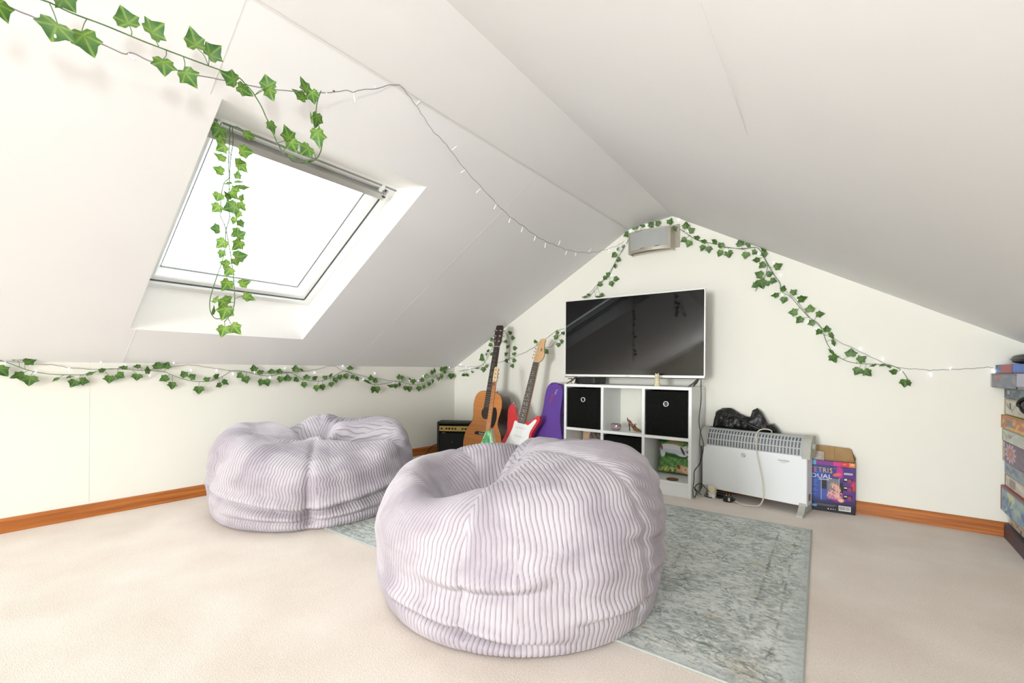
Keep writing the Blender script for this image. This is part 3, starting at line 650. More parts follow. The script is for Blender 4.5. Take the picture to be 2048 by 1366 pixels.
def fairy(label, surf, wires, bulbs, lit=True, group=None, length=0.013, hook=None, off=0.006, wave=0.5):
    """wires: picture polylines; bulbs: (u, v) or (u0, v0, u1, v1)"""
    first = surf(*wires[0][0], off)
    root = thing('fairy_lights', label, 'fairy lights', first, group=group or 'fairy light strings round the loft')
    bm = bmesh.new()
    for v in wires:
        p = spline(v, 6)
        tube_to(bm, [surf(a, b + wave * sin(i * 1.3), off) - first for i, (a, b) in enumerate(p)], 0.0014, 5)
    from_bm('wire', bm, M_WIRE, root, True)
    me = None
    for q in bulbs:
        P = surf(q[0], q[1], off + 0.001); dep = (P - O).dot(W0)
        if len(q) == 4: d = (CR * ((q[2] - q[0]) / F * dep) - CUP * ((q[3] - q[1]) / F * dep)); L_ = max(d.length, 0.010)
        else: d = Vector((RND.uniform(-.5, .5), RND.uniform(-.3, .3), RND.choice((-1, 1, -1)))); L_ = length
        d.normalize()
        if me is None:
            b2 = bmesh.new(); lathe_to(b2, [(0, 0), (0.0017, 0.0005), (0.0017, 0.004), (0.0023, 0.0045), (0.0023, 0.0105), (0.0017, 0.0125), (0, 0.013)], 8)
            me = bpy.data.meshes.new('bulb'); b2.to_mesh(me); b2.free(); me.materials.append(M_BULB if lit else M_BULBOFF)
            for p_ in me.polygons: p_.use_smooth = True
        o = bpy.data.objects.new('bulb', me); COL.objects.link(o); o.parent = root; o.location = P - first
        o.rotation_euler = d.to_track_quat('Z', 'Y').to_euler(); s = L_ / 0.013; o.scale = (1, 1, s)
    if hook:
        for a, b in hook: lathe('hook', [(0, 0), (0.003, 0.001), (0.0035, 0.004), (0, 0.006)], mat('brown_hook', (96, 66, 44), rough=0.5), root, 8, Matrix.Translation(surf(a, b, off) - first))
    return root
Z1 = (0, 0, 4.09); Z2 = (400, 100, 4.09); Z3 = (240, 400, 4.5525); Z4 = (0, 680, 4.2667); Z5 = (460, 680, 4.2667); ZA = (400, 230, 6.207)
ZB = (1140, 420, 5.389); ZC = (1440, 460, 4.268); ZG = (920, 640, 6.208); ZH = (1000, 660, 5.4615); ZK_ = (1740, 700, 6.649); Z8 = (780, 150, 3.502)
def s_left(u, v, off=0.01):
    return hx(u, v, XL + off)
def s_gab(u, v, off=0.01): return gable(u, v, off)
def s_swag(u, v, off=0.01): return hx(u, v, -1.243 + off)
def s_drop(u, v, off=0.01): return hx(u, v, -1.690 + off)
XN = Vector((1, 0, 0))
# swag under the left slope, ending in a loop over the head of the window
garland('ivy garland swagging across the ceiling at the upper left above the roof window', s_swag, XN,
    [px(Z1, [(-60, -70), (330, -5), (580, 105), (850, 205), (1140, 325), (1360, 410), (1640, 515), (1870, 600), (1960, 640)]) + px(Z2, [(375, 285), (430, 345), (500, 460), (540, 550), (575, 620), (605, 700), (640, 780), (690, 850), (750, 905), (830, 925), (900, 915), (960, 880), (990, 820), (1000, 740), (985, 660), (950, 540), (960, 420), (990, 335)])],
    pxl(Z1, [(495, -45, 585, 62, 1), (-45, 10, 75, 205, .7), (465, 200, 415, 352, 1.25), (665, 265, 772, 488, 1.1), (1060, 212, 985, 42, 1.1), (1225, 275, 1345, 190, 1), (1610, 392, 1555, 215, 1), (1705, 458, 1812, 372, 1), (1330, 490, 1345, 634, 1), (1500, 575, 1618, 730, 1)]) +
    pxl(Z2, [(285, 270, 150, 192, .8), (310, 300, 440, 385, .7), (565, 310, 548, 250, 1), (540, 322, 590, 437, .8), (885, 345, 815, 218, .7), (860, 405, 752, 316, .6), (892, 345, 918, 465, .7), (950, 530, 930, 655, .7), (912, 600, 898, 525, .2), (930, 668, 960, 825, .8), (565, 590, 605, 700, .6), (738, 742, 690, 608, .8), (725, 750, 780, 852, .9), (885, 800, 808, 866, .9), (725, 868, 795, 888, .3), (862, 912, 935, 905, .25)]),
    kind=0, face=0.85, lens=0.050)
# hanging in front of the window
garland('pale green ivy garland hanging straight down in front of the roof window', s_drop, XN,
    [px(ZA, [(400, 140), (410, 340), (385, 500), (370, 700), (365, 900)]) + px(Z3, [(985, 60), (1000, 150), (965, 280), (960, 420), (930, 560), (885, 690), (825, 880), (820, 1000), (860, 1075), (915, 1080)]),
     px(ZA, [(372, 135), (355, 600), (360, 780), (300, 840), (265, 1000), (255, 1220)]) + px(Z3, [(920, 160), (960, 250), (1005, 480), (1030, 680), (1045, 900), (1020, 1020), (950, 1110)]),
     px(ZA, [(258, 130), (275, 95), (400, 140), (470, 150), (530, 195)])],
    pxl(ZA, [(250, 165, 150, 290, 1.2), (215, 290, 285, 345, .7), (545, 232, 695, 290, .8), (310, 385, 185, 452, 1), (300, 560, 145, 478, .6), (285, 715, 150, 640, .9), (488, 440, 680, 468, .9), (440, 580, 580, 600, .8), (480, 600, 595, 722, 1.0), (465, 790, 465, 715, .6), (430, 835, 555, 828, .4), (480, 890, 625, 905, .5), (380, 855, 320, 865, .2), (362, 1050, 298, 935, .6), (370, 955, 470, 1060, .9), (425, 945, 480, 878, .6), (490, 1055, 525, 1000, .4), (240, 970, 205, 1075, 1), (240, 1125, 143, 1212, 1), (440, 1130, 265, 1185, 1), (480, 1092, 560, 1207, .7), (470, 1200, 452, 1260, .6), (420, 1280, 400, 1345, .5)]) +
    pxl(Z3, [(1075, 190, 1112, 250, .6), (905, 265, 820, 256, .9), (1095, 285, 1003, 335, 1), (1060, 330, 1150, 290, 1), (1095, 375, 1012, 464, .8), (955, 372, 868, 442, .9), (925, 465, 900, 540, .6), (1045, 520, 1172, 500, 1), (1040, 535, 1070, 600, .9), (990, 592, 903, 562, .9), (1015, 620, 950, 692, 1), (990, 735, 923, 832, .9), (1090, 762, 1197, 738, .8), (1125, 868, 1237, 914, .8), (850, 935, 900, 868, .3), (835, 1038, 855, 958, .25), (950, 915, 1025, 878, .7), (955, 915, 898, 978, .9), (975, 972, 925, 1100, 1), (950, 1152, 920, 1254, 1), (1018, 1138, 1105, 1228, 1)]),
    kind=2, face=0.9, lens=0.044)
# along the left wall
garland('long dark green ivy garland running along the top of the left wall', s_left, XN,
    [px(Z4, [(-60, 160), (40, 185), (140, 222), (250, 260), (430, 292), (660, 298), (740, 292), (850, 260), (960, 245), (1180, 258), (1290, 262), (1400, 272), (1475, 302), (1590, 340), (1700, 356), (1810, 345), (1900, 310), (1985, 262)]) + px(Z5, [(120, 268), (230, 295), (340, 308), (420, 290), (500, 275), (560, 300), (640, 340), (760, 352), (860, 322), (960, 268), (1020, 275), (1080, 310), (1150, 350), (1230, 380), (1330, 370), (1420, 352), (1530, 375), (1620, 380), (1700, 350), (1780, 298), (1860, 275), (1905, 268)])],
    pxl(Z4, [(147, 168, 140, 100, 1.3), (212, 190, 322, 157, .9), (-20, 235, 72, 312, 1.1), (200, 290, 80, 322, .8), (258, 310, 245, 394, 1.3), (500, 325, 450, 350, .25), (565, 318, 608, 312, .3), (645, 345, 600, 405, 1.1), (682, 348, 768, 358, 1), (738, 298, 820, 270, .4), (845, 262, 905, 248, .6), (1080, 235, 1005, 228, .6), (1195, 225, 1130, 228, .6), (938, 308, 930, 372, 1.2), (1000, 290, 1065, 322, 1.1), (1172, 292, 1165, 348, 1.2), (1255, 285, 1255, 218, .7), (1350, 242, 1345, 180, 1.25), (1410, 238, 1440, 186, 1.1), (1430, 318, 1355, 348, .9), (1472, 362, 1465, 424, 1.1), (1582, 312, 1548, 262, 1), (1620, 325, 1675, 295, 1), (1698, 400, 1695, 464, 1.2), (1745, 345, 1797, 322, .8), (1828, 318, 1876, 288, .7), (1885, 375, 1838, 400, .8), (1900, 348, 1952, 382, .9)]) +
    pxl(Z5, [(102, 290, 55, 322, 1), (128, 315, 148, 374, 1.1), (205, 265, 200, 208, 1.1), (240, 285, 292, 262, .7), (275, 340, 250, 394, 1), (308, 340, 330, 397, 1), (355, 285, 355, 243, 1.2), (420, 282, 428, 241, 1.1), (435, 315, 425, 367, 1.1), (490, 345, 492, 290, 1.2), (558, 267, 562, 210, 1.1), (600, 250, 632, 272, .5), (578, 330, 542, 352, 1), (630, 362, 635, 412, 1), (655, 330, 655, 290, 1.2), (708, 330, 752, 312, .8), (738, 390, 738, 442, 1), (785, 382, 797, 430, 1), (798, 330, 832, 305, .8), (848, 310, 877, 283, .6), (860, 362, 870, 405, 1), (895, 322, 912, 368, 1), (935, 300, 945, 342, 1), (985, 290, 1005, 337, 1), (1025, 252, 1025, 216, 1.2), (1056, 312, 1020, 326, .7), (1072, 325, 1107, 347, .8), (1145, 350, 1212, 378, .3), (1205, 342, 1200, 293, 1), (1235, 362, 1250, 322, 1), (1225, 400, 1212, 457, .9), (1250, 400, 1262, 457, 1), (1385, 390, 1318, 385, .5), (1415, 378, 1412, 417, 1), (1445, 365, 1450, 402, .8), (1447, 332, 1440, 288, 1), (1476, 342, 1470, 303, .9), (1495, 395, 1495, 434, 1), (1530, 398, 1532, 447, 1.1), (1537, 347, 1523, 318, .6), (1563, 338, 1568, 380, 1), (1640, 354, 1638, 316, 1), (1675, 322, 1672, 280, .9), (1615, 396, 1612, 442, 1.1), (1648, 383, 1650, 422, .5), (1700, 363, 1698, 397, 1), (1730, 338, 1728, 374, .8), (1725, 292, 1718, 253, .9), (1745, 277, 1742, 236, .8), (1775, 316, 1770, 352, .7), (1800, 296, 1802, 334, .7), (1812, 264, 1800, 226, 1.1), (1838, 252, 1840, 211, 1), (1832, 260, 1835, 294, .8), (1888, 288, 1885, 337, 1.25)]),
    kind=1, face=0.55, lens=0.046)
# corner behind the guitars
garland('short ivy garland looped over the acoustic guitar headstock in the left corner', s_gab, -GN,
    [px(ZG, [(-20, 637), (120, 610), (230, 585), (290, 540), (340, 470), (380, 380), (440, 290), (500, 200), (560, 160), (600, 230), (615, 330), (612, 430), (600, 530)])],
    pxl(ZG, [(60, 672, 15, 695, .7), (75, 668, 120, 698, .8), (145, 637, 172, 648, .5), (205, 600, 258, 600, .3), (290, 588, 288, 652, 1.1), (328, 558, 338, 597, 1), (288, 470, 230, 497, 1), (272, 452, 262, 413, .9), (325, 440, 325, 403, .6), (350, 397, 372, 358, .3), (400, 440, 400, 398, .9), (392, 300, 343, 320, 1), (400, 265, 383, 213, 1), (612, 165, 654, 150, .9), (640, 222, 688, 226, 1), (565, 282, 570, 248, 1), (602, 342, 575, 318, 1), (660, 350, 718, 350, 1), (582, 430, 556, 415, 1), (665, 408, 680, 445, 1), (592, 502, 546, 512, .9), (653, 500, 706, 505, 1), (640, 552, 664, 597, 1), (470, 200, 520, 172, .5)]), kind=1, face=0.4, lens=0.044)
garland('short ivy garland between the red guitar headstock and the television', s_gab, -GN,
    [px(ZH, [(700, 20), (650, 60), (610, 120), (560, 180), (500, 190), (440, 180), (400, 150)])],
    pxl(ZH, [(440, 205, 476, 242, 1), (490, 220, 532, 260, .9), (392, 142, 384, 103, .6), (610, 28, 650, 28, 1), (618, 62, 590, 108, 1), (638, 142, 634, 190, 1.1), (660, 128, 700, 118, 1), (690, 22, 700, 48, .6)]), kind=1, face=0.4, lens=0.044)
# over the gable, left and right of the wall lamp
garland('ivy garland rising from the television to the peak of the gable over the wall lamp', s_gab, -GN,
    [px(ZB, [(200, 945), (260, 870), (330, 790), (420, 680), (500, 540), (570, 420), (620, 340), (660, 280), (740, 225), (850, 205), (950, 190), (1040, 175), (1110, 170)])],
    pxl(ZB, [(630, 250, 573, 282, 1.1), (700, 207, 695, 152, 1.1), (770, 178, 808, 132, .9), (882, 172, 848, 122, 1.1), (960, 157, 920, 118, 1.1), (1068, 148, 1096, 84, 1.1), (690, 255, 690, 294, .9), (708, 252, 766, 238, .5), (880, 205, 952, 195, .3), (508, 432, 526, 400, .4), (560, 405, 592, 368, .3), (495, 468, 447, 512, .9), (505, 528, 554, 547, 1), (485, 586, 488, 634, .8), (425, 705, 383, 675, 1), (390, 718, 358, 757, .8), (340, 790, 283, 812, 1), (473, 740, 535, 745, 1), (440, 772, 458, 830, 1), (218, 915, 176, 912, .5), (182, 935, 123, 942, .6), (340, 932, 345, 888, 1), (290, 938, 372, 932, .3)]), kind=1, face=0.4, lens=0.044)
garland('ivy garland falling down the right side of the gable wall from the wall lamp', s_gab, -GN,
    [px(ZB, [(1110, 172), (1190, 210), (1270, 265), (1340, 310), (1450, 345), (1560, 365), (1650, 400), (1760, 410), (1860, 420)]) + px(ZC, [(190, 162), (320, 152), (370, 230), (410, 300), (450, 370), (510, 450), (520, 520), (600, 570), (680, 660), (760, 745), (840, 800), (880, 880), (920, 980), (990, 1070), (1120, 1130), (1290, 1145), (1400, 1150), (1500, 1170), (1560, 1210), (1600, 1270), (1622, 1300)]),
     px(ZC, [(405, 300), (400, 340), (385, 390), (345, 440), (302, 520)])],
    pxl(ZB, [(1098, 198, 1152, 257, 1.1), (1245, 197, 1250, 120, 1.1), (1285, 232, 1347, 198, 1.1), (1248, 308, 1188, 342, 1), (1290, 333, 1260, 405, 1), (1387, 310, 1326, 280, .7), (1462, 347, 1402, 323, .7), (1440, 383, 1408, 445, 1), (1495, 398, 1500, 468, 1), (1577, 352, 1523, 316, .6), (1642, 397, 1598, 348, 1), (1628, 438, 1598, 507, 1), (1705, 443, 1718, 520, 1.1), (1840, 382, 1822, 313, 1.2), (1902, 385, 1940, 355, 1), (1900, 458, 1885, 532, 1.1), (2005, 440, 1960, 480, 1), (2040, 535, 1962, 542, .8)]) +
    pxl(ZC, [(392, 175, 343, 148, .7), (375, 190, 385, 237, 1), (380, 283, 330, 327, 1), (466, 322, 535, 288, 1), (360, 390, 293, 362, 1), (400, 380, 457, 365, 1), (322, 460, 266, 490, 1), (338, 425, 372, 503, 1.1), (400, 442, 412, 480, 1), (430, 428, 490, 440, 1), (532, 520, 552, 470, .7), (497, 553, 430, 564, .8), (550, 575, 535, 630, 1), (612, 545, 657, 508, 1), (668, 595, 749, 573, .8), (655, 700, 578, 706, 1), (700, 748, 648, 797, 1), (768, 697, 768, 633, 1.1), (822, 722, 897, 712, .9), (800, 785, 743, 807, 1), (857, 853, 820, 895, .9), (910, 867, 912, 810, .9), (940, 880, 965, 940, .5), (965, 940, 985, 1003, .5), (965, 1055, 923, 1013, .4), (955, 1068, 992, 1135, .9), (1115, 1077, 1120, 1008, 1.25), (1182, 1118, 1252, 1077, 1), (1190, 1182, 1148, 1240, 1.1), (1235, 1195, 1292, 1250, 1), (1330, 1145, 1270, 1165, .25), (1410, 1152, 1350, 1160, .25), (1455, 1175, 1408, 1150, .35), (1507, 1212, 1436, 1203, .8), (1580, 1278, 1575, 1347, 1.1), (1600, 1290, 1618, 1325, .6)]), kind=1, face=0.4, lens=0.044)
# fairy lights
fairy('unlit fairy light string swagging along the left slope ceiling to its upper hook', s_swag,
    [px(Z1, [(-80, 0), (20, 35), (200, 110), (400, 190), (700, 300), (1000, 435), (1080, 432), (1250, 510), (1500, 590), (1800, 650), (1880, 665)]) + px(Z2, [(400, 290), (590, 320), (740, 335), (930, 350), (1090, 345), (1200, 330), (1250, 345), (1320, 325), (1450, 315), (1550, 285), (1640, 288)])],
    px(Z1, []) + [(450 / 4.09, 238 / 4.09, 455 / 4.09, 312 / 4.09), (1050 / 4.09, 438 / 4.09, 1105 / 4.09, 492 / 4.09), (400 + 1030 / 4.09, 100 + 345 / 4.09, 400 + 1045 / 4.09, 100 + 370 / 4.09), (400 + 1255 / 4.09, 100 + 348 / 4.09, 400 + 1272 / 4.09, 100 + 430 / 4.09), (400 + 1430 / 4.09, 100 + 315 / 4.09, 400 + 1432 / 4.09, 100 + 290 / 4.09)],
    lit=False, hook=[(400 + 1640 / 4.09, 100 + 288 / 4.09), (400 + 1095 / 4.09, 100 + 345 / 4.09)], wave=0.3)
def bl(z, rows): return [(z[0] + r[0] / z[2], z[1] + r[1] / z[2]) + ((z[0] + r[2] / z[2], z[1] + r[3] / z[2]) if len(r) == 4 else ()) for r in rows]
fairy('unlit fairy light string hanging in a curve from the ceiling hook to the wall lamp', s_swag,
    [px(Z8, [(75, 72), (120, 130), (180, 210), (240, 300), (295, 385), (370, 460), (430, 535), (530, 665), (635, 780), (760, 915), (850, 1000), (935, 1060), (1020, 1125), (1100, 1170), (1180, 1200), (1250, 1228), (1370, 1245), (1440, 1240), (1530, 1218), (1600, 1190), (1640, 1165)])],
    bl(Z8, [(180, 210, 212, 180), (430, 530, 470, 498), (530, 665, 493, 686), (635, 795, 603, 827), (745, 905, 728, 942), (845, 1000, 832, 1037), (930, 1065, 920, 1102), (1020, 1125, 1010, 1162), (1090, 1175, 1085, 1212), (1180, 1195, 1192, 1158), (1240, 1228, 1228, 1262), (1303, 1240, 1298, 1270), (1390, 1240, 1412, 1215), (1480, 1238, 1478, 1257)]), lit=False, wave=1.0)
fairy('lit fairy light string woven through the ivy on the left wall', lambda u, v, off=0: s_left(u, v, off + 0.004),
    [px(Z4, [(-40, 175), (0, 180), (200, 190), (330, 208), (460, 212), (580, 235), (800, 250), (900, 250), (1060, 240), (1210, 238), (1260, 255), (1470, 228), (1610, 212), (1720, 225), (1850, 245), (1960, 262)]) + px(Z5, [(0, 262), (200, 280), (420, 285), (600, 270), (720, 255), (870, 220), (950, 255), (1080, 295), (1300, 335), (1420, 350), (1560, 350), (1660, 325), (1760, 300), (1840, 260), (1900, 225)])],
    bl(Z4, [(45, 180), (305, 262), (588, 258), (862, 195), (1068, 208), (1280, 290), (1480, 185), (1628, 248), (1848, 250), (1985, 298)]) + bl(Z5, [(25, 298), (208, 285), (342, 310), (468, 235), (725, 285), (852, 205), (962, 228), (1138, 330), (1240, 290), (1402, 365), (1530, 338), (1608, 352), (1648, 300), (1870, 228)]))
fairy('lit fairy light string crossing the far wall behind the guitars to the television', lambda u, v, off=0: s_gab(u, v, off + 0.004),
    [px(ZG, [(-60, 560), (0, 575), (120, 582), (230, 572), (300, 550), (400, 540), (520, 515), (640, 470), (745, 425)]) + px(ZH, [(280, 240), (380, 180), (480, 110), (600, 20), (700, -15)]),
     px(ZB, [(175, 940), (250, 850), (300, 800), (415, 700), (490, 560), (560, 440), (610, 360), (650, 260), (700, 250)])],
    bl(ZG, [(10, 545), (70, 590), (125, 595), (470, 590), (310, 548), (600, 505)]) + bl(ZB, [(445, 690), (420, 440), (600, 385)]))
fairy('lit fairy lights over the wall lamp and down the gable wall to the games', lambda u, v, off=0: s_gab(u, v, off + 0.004),
    [px(ZB, [(660, 262), (740, 220), (850, 212), (950, 196), (1060, 180), (1150, 190), (1200, 215), (1280, 270), (1400, 340), (1550, 365), (1650, 395), (1850, 415)]) + px(ZC, [(320, 155), (400, 270), (470, 390), (540, 500), (650, 600), (760, 740), (850, 820), (960, 900), (1000, 945), (1170, 1025), (1300, 1090), (1440, 1150), (1560, 1180)]) + px(ZK_, [(650, 255), (740, 262), (800, 278), (850, 266), (1000, 262), (1180, 255), (1400, 245), (1560, 228), (1640, 240)])],
    bl(ZB, [(650, 215), (828, 150), (838, 195), (860, 190), (1170, 85), (1270, 215), (1700, 455)]) + bl(ZC, [(325, 190), (455, 270), (512, 375), (530, 545), (665, 605), (755, 775), (820, 840), (985, 985), (1205, 1005), (1390, 1110), (1545, 1218)]) + bl(ZK_, [(800, 290, 812, 352), (1060, 262), (1630, 250, 1668, 300)]))
# ------------------------------------------------------------------ cube shelf unit
M_LAM = mat('white_laminate', (238, 239, 236), rough=0.4)
SX0, SX1, SY, SH = -1.584, -0.744, 2.578, 0.632
SD = 0.27; T = 0.018
sh = thing('cube_shelf', 'white six cube shelf unit under the television', 'shelf', (SX0, SY, 0))
SW = SX1 - SX0
zb = 0.084; zm = 0.340                                        # tops of bottom board and middle board
box('top_board', (SW / 2, SD / 2, SH - T / 2), (SW, SD, T), M_LAM, sh, .001)
for x in (T / 2, SW - T / 2): box('side_panel', (x, SD / 2, (SH - T) / 2), (T, SD, SH - T - .0005), M_LAM, sh, .001)
xd = [T + (SW - 4 * T) / 3 * (i + 1) + T * i + T / 2 for i in range(2)]
for x in xd: box('divider', (x, SD / 2 + .001, (SH - T + zb) / 2), (T, SD - .003, SH - T - zb - .0005), M_LAM, sh, .001)
cw = (SW - 4 * T) / 3
cx = [T + cw / 2 + (cw + T) * i for i in range(3)]
for x in cx:
    box('shelf_board', (x, SD / 2 + .001, zm - T / 2), (cw - .0005, SD - .003, T), M_LAM, sh, .001)
box('bottom_board', (SW / 2, SD / 2 + .001, zb - T / 2), (SW - 2 * T - .0005, SD - .003, T), M_LAM, sh, .001)
box('plinth', (SW / 2, 0.008, (zb - T) / 2), (SW - 2 * T - .0005, 0.014, zb - T - .0005), M_LAM, sh, .001)
M_BACK = mat('cream_back_panel', (236, 234, 222), rough=0.6)
box('back_panel', (SW / 2, SD - .003, (SH - T + zb) / 2), (SW - 2 * T - .001, 0.003, SH - T - zb - .001), M_BACK, sh)
M_FAB = mat('black_nonwoven_fabric', (34, 34, 32), rough=0.9, noise=0.25, nscale=60, bump=0.5, bscale=420, spec=0.2)
M_RING = mat('brushed_metal_ring', (205, 204, 198), rough=0.3, metal=0.7)
M_DARK = mat('dark_hollow', (10, 10, 10), rough=0.9)
def fabric_box(ci, row, label):
    w = cw - 0.010; h = (SH - T - zm if row else zm - T - zb) - 0.010; z0 = zm if row else zb
    b = thing('storage_box', label, 'storage box', (SX0 + cx[ci], SY + 0.004, z0 + .0005), group='black fabric cube boxes in the shelf')
    d = SD - 0.02; t = 0.004
    bm = bmesh.new()
    for c, s in (((0, d / 2, t / 2), (w, d, t)), ((-w / 2 + t / 2, d / 2, h / 2), (t, d, h)), ((w / 2 - t / 2, d / 2, h / 2), (t, d, h)), ((0, d - t / 2, h / 2), (w, t, h))): box_to(bm, c, s, .0012)
    from_bm('body', bm, M_FAB, b)
    bm = bmesh.new(); n = 14; gr = []
    for k in range(n + 1):
        gr.append([bm.verts.new(((i / n - .5) * w, 0.0015 - 0.0022 * sin(pi * i / n) * sin(pi * k / n) + 0.0006 * sin(i * 1.3 + k), k / n * h - 0.002 * sin(pi * i / n) * (k == n))) for i in range(n + 1)])
    for k in range(n):
        for i in range(n): bm.faces.new((gr[k][i], gr[k][i + 1], gr[k + 1][i + 1], gr[k + 1][i]))
    bmesh.ops.solidify(bm, geom=bm.faces[:], thickness=-0.003)
    from_bm('front', bm, M_FAB, b, True)
    tube('hem', [(-w / 2, -.0005, h - .004), (0, -.003, h - .005), (w / 2, -.0005, h - .004)], 0.0016, M_FAB, b, 6)
    zc = h * 0.72
    g = lathe('grommet', [(.0105, 0), (.0105, .003), (.0135, .0042), (.0165, .003), (.0165, 0)], M_RING, b, 28, Matrix.Translation((0, -.0015, zc)) @ Matrix.Rotation(pi / 2, 4, 'X'))
    lathe('hole', [(0, .0008), (.0108, .0008), (.0108, 0)], M_DARK, g, 20, Matrix.Translation((0, -.0015, zc)) @ Matrix.Rotation(pi / 2, 4, 'X'))
    return b
fabric_box(0, 1, 'black fabric storage box in the upper left cube of the shelf')
b3 = fabric_box(2, 1, 'black fabric storage box in the upper right cube of the shelf')
box('ring_bar', (0, -.0045, (SH - T - zm - .01) * .72), (.014, .001, .0022), M_RING, b3)
fabric_box(1, 0, 'black fabric storage box in the lower middle cube of the shelf')
# dog cushion, cat cushion
def cushion_mesh(name, w, h, d, fn, parent, nx=56):
    def fold(u, v, co):
        a = (2 * u - 1); b = (2 * v - 1); e = np.maximum(1 - a ** 4, 0) * np.maximum(1 - b ** 4, 0)
        co[:, 0] = a * w / 2 * (1 - 0.05 * (1 - b * b)); co[:, 2] = (b * (1 - 0.05 * (1 - a * a)) + 1) * h / 2
        co[:, 1] = -d / 2 * np.power(e, 0.45); return co
    f = painted(name, w, h, fn, print_mat('printed_fabric', 0.85), parent, nx, nx, fold); f.data.polygons.foreach_set('use_smooth', [True] * len(f.data.polygons)); return f
def back_fold(w, h, d):
    def fold(u, v, co):
        a = -(2 * u - 1); b = (2 * v - 1); e = np.maximum(1 - a ** 4, 0) * np.maximum(1 - b ** 4, 0)
        co[:, 0] = a * w / 2 * (1 - 0.05 * (1 - b * b)); co[:, 2] = (b * (1 - 0.05 * (1 - a * a)) + 1) * h / 2
        co[:, 1] = d / 2 * np.power(e, 0.45); return co
    return fold
def ell(u, v, cx_, cy_, a, b, ang_=0, s=0.12):
    x = (u - cx_) * cos(ang_) + (v - cy_) * sin(ang_); y = -(u - cx_) * sin(ang_) + (v - cy_) * cos(ang_)
    return 1 - np.clip((np.hypot(x / a, y / b) - 1) / s, 0, 1)
def dog(u, v):
    n = snoise(u, v, 1, 6) * .5 + snoise(u * 2, v, 2, 9) * .5
    c = mixc((58, 104, 52), (128, 168, 92), n * .5 + .45)
    c = mixc(c, (36, 62, 36), ell(u, v, .25, .98, .6, .14) * .8); c = mixc(c, (176, 150, 96), ell(u, v, .5, .86, .18, .06, 0, .6) * .8)
    c = mixc(c, (30, 60, 30), ell(u, v, .35, .52, .42, .05, -.1, .7) * .7); c = mixc(c, (205, 196, 110), ell(u, v, .35, .10, .3, .05, 0, .8) * (n > 0))
    W_ = (222, 222, 224)
    for e in ((.42, .68, .34, .115, -.06), (.14, .60, .085, .16, .1), (.62, .60, .20, .09, -.35), (.82, .66, .15, .12, .0), (.92, .55, .10, .055, -.5)): c = mixc(c, W_, ell(u, v, *e))
    c = mixc(c, (186, 190, 200), ell(u, v, .40, .60, .3, .05, -.05, .5) * .6)
    c = mixc(c, (150, 92, 66), ell(u, v, .10, .70, .035, .07, .3, .4)); c = mixc(c, (40, 40, 46), ell(u, v, .70, .64, .025, .11, .5, .3))
    c = mixc(c, (146, 78, 48), ell(u, v, .90, .72, .09, .085, -.4, .2)); c = mixc(c, (238, 232, 226), ell(u, v, .86, .75, .03, .07, -.5, .3)); c = mixc(c, (20, 18, 18), ell(u, v, .95, .70, .018, .022, 0, .4))
    c = mixc(c, (28, 26, 26), ell(u, v, .90, .60, .10, .018, -.3, .4)); c = mixc(c, (244, 240, 220), ell(u, v, .88, .46, .05, .035, .3, .2))
    c = mixc(c, (214, 170, 128), ell(u, v, .76, .13, .20, .10, -.1, .3)); c = mixc(c, (234, 200, 165), ell(u, v, .84, .12, .12, .07, 0, .4)); c = mixc(c, (120, 66, 44), ell(u, v, .60, .20, .04, .05, .4, .4))
    for e in (.78, .87): c = mixc(c, (60, 34, 28), ell(u, v, e, .15, .013, .013, 0, .5))
    return c
def cat(u, v):
    n = snoise(u, v * 2.2, 6, 8)
    c = mixc((222, 186, 150), (236, 204, 172), n * .4 + .5)
    fur = mixc((92, 78, 74), (150, 132, 124), np.sin((u * 22 + 3 * np.sin(v * 9)) * 1.7) * .35 + n * .35 + .4)
    k = np.clip(ell(u, v, .62, .34, .50, .36, .2) + ell(u, v, .66, .74, .34, .28) + ell(u, v, .46, .95, .08, .12, .3), 0, 1)
    c = mixc(c, fur, k)
    c = mixc(c, (30, 26, 24), ell(u, v, .70, .96, .26, .08, 0, .5) * .8)
    for e in ((.50, .72), (.72, .74)): c = mixc(c, (168, 160, 92), ell(u, v, e[0], e[1], .035, .035, 0, .3)); c = mixc(c, (14, 14, 14), ell(u, v, e[0], e[1], .014, .03, 0, .4))
    c = mixc(c, (220, 206, 196), ell(u, v, .61, .58, .12, .07, 0, .6) * .7); c = mixc(c, (150, 96, 88), ell(u, v, .61, .63, .03, .02, 0, .5))
    c = mixc(c, (170, 120, 110), ell(u, v, .18, .2, .2, .18, 0, .6)); c = mixc(c, (60, 30, 30), ell(u, v, .06, .42, .08, .05, 0, .6))
    return c
def cushion(label, ci, w, h, d, fn, y, lean, dx=0):
    c = thing('cushion', label, 'cushion', (SX0 + cx[ci] + dx, SY + y, zb + .003), (-lean, 0, 0))
    cushion_mesh('printed_front', w, h, d, fn, c)
    bk = painted('plain_back', w, h, lambda u, v: mixc((196, 188, 170), (206, 198, 180), u), print_mat('printed_fabric', 0.85), c, 24, 24, back_fold(w, h, d)); bk.data.polygons.foreach_set('use_smooth', [True] * len(bk.data.polygons))
    return c
cushion('cushion printed with a white and brown dog lying on grass, lower right cube', 2, 0.232, 0.232, 0.085, dog, 0.185, 0.10, 0.005)
cushion('cushion printed with a tabby cat, lower left cube', 0, 0.236, 0.236, 0.08, cat, 0.195, 0.10, 0.0)
dc = thing('coaster', 'round dark red brown wooden coaster lying in front of the dog cushion', 'coaster', (-0.862, SY + 0.040, zb))
lathe('disc', [(0, .0005), (.030, .0005), (.0325, .003), (.032, .006), (.029, .0075), (0, .0078)], mat('red_brown_wood', (122, 70, 58), rough=0.5, noise=.25, nscale=30), dc, 36)
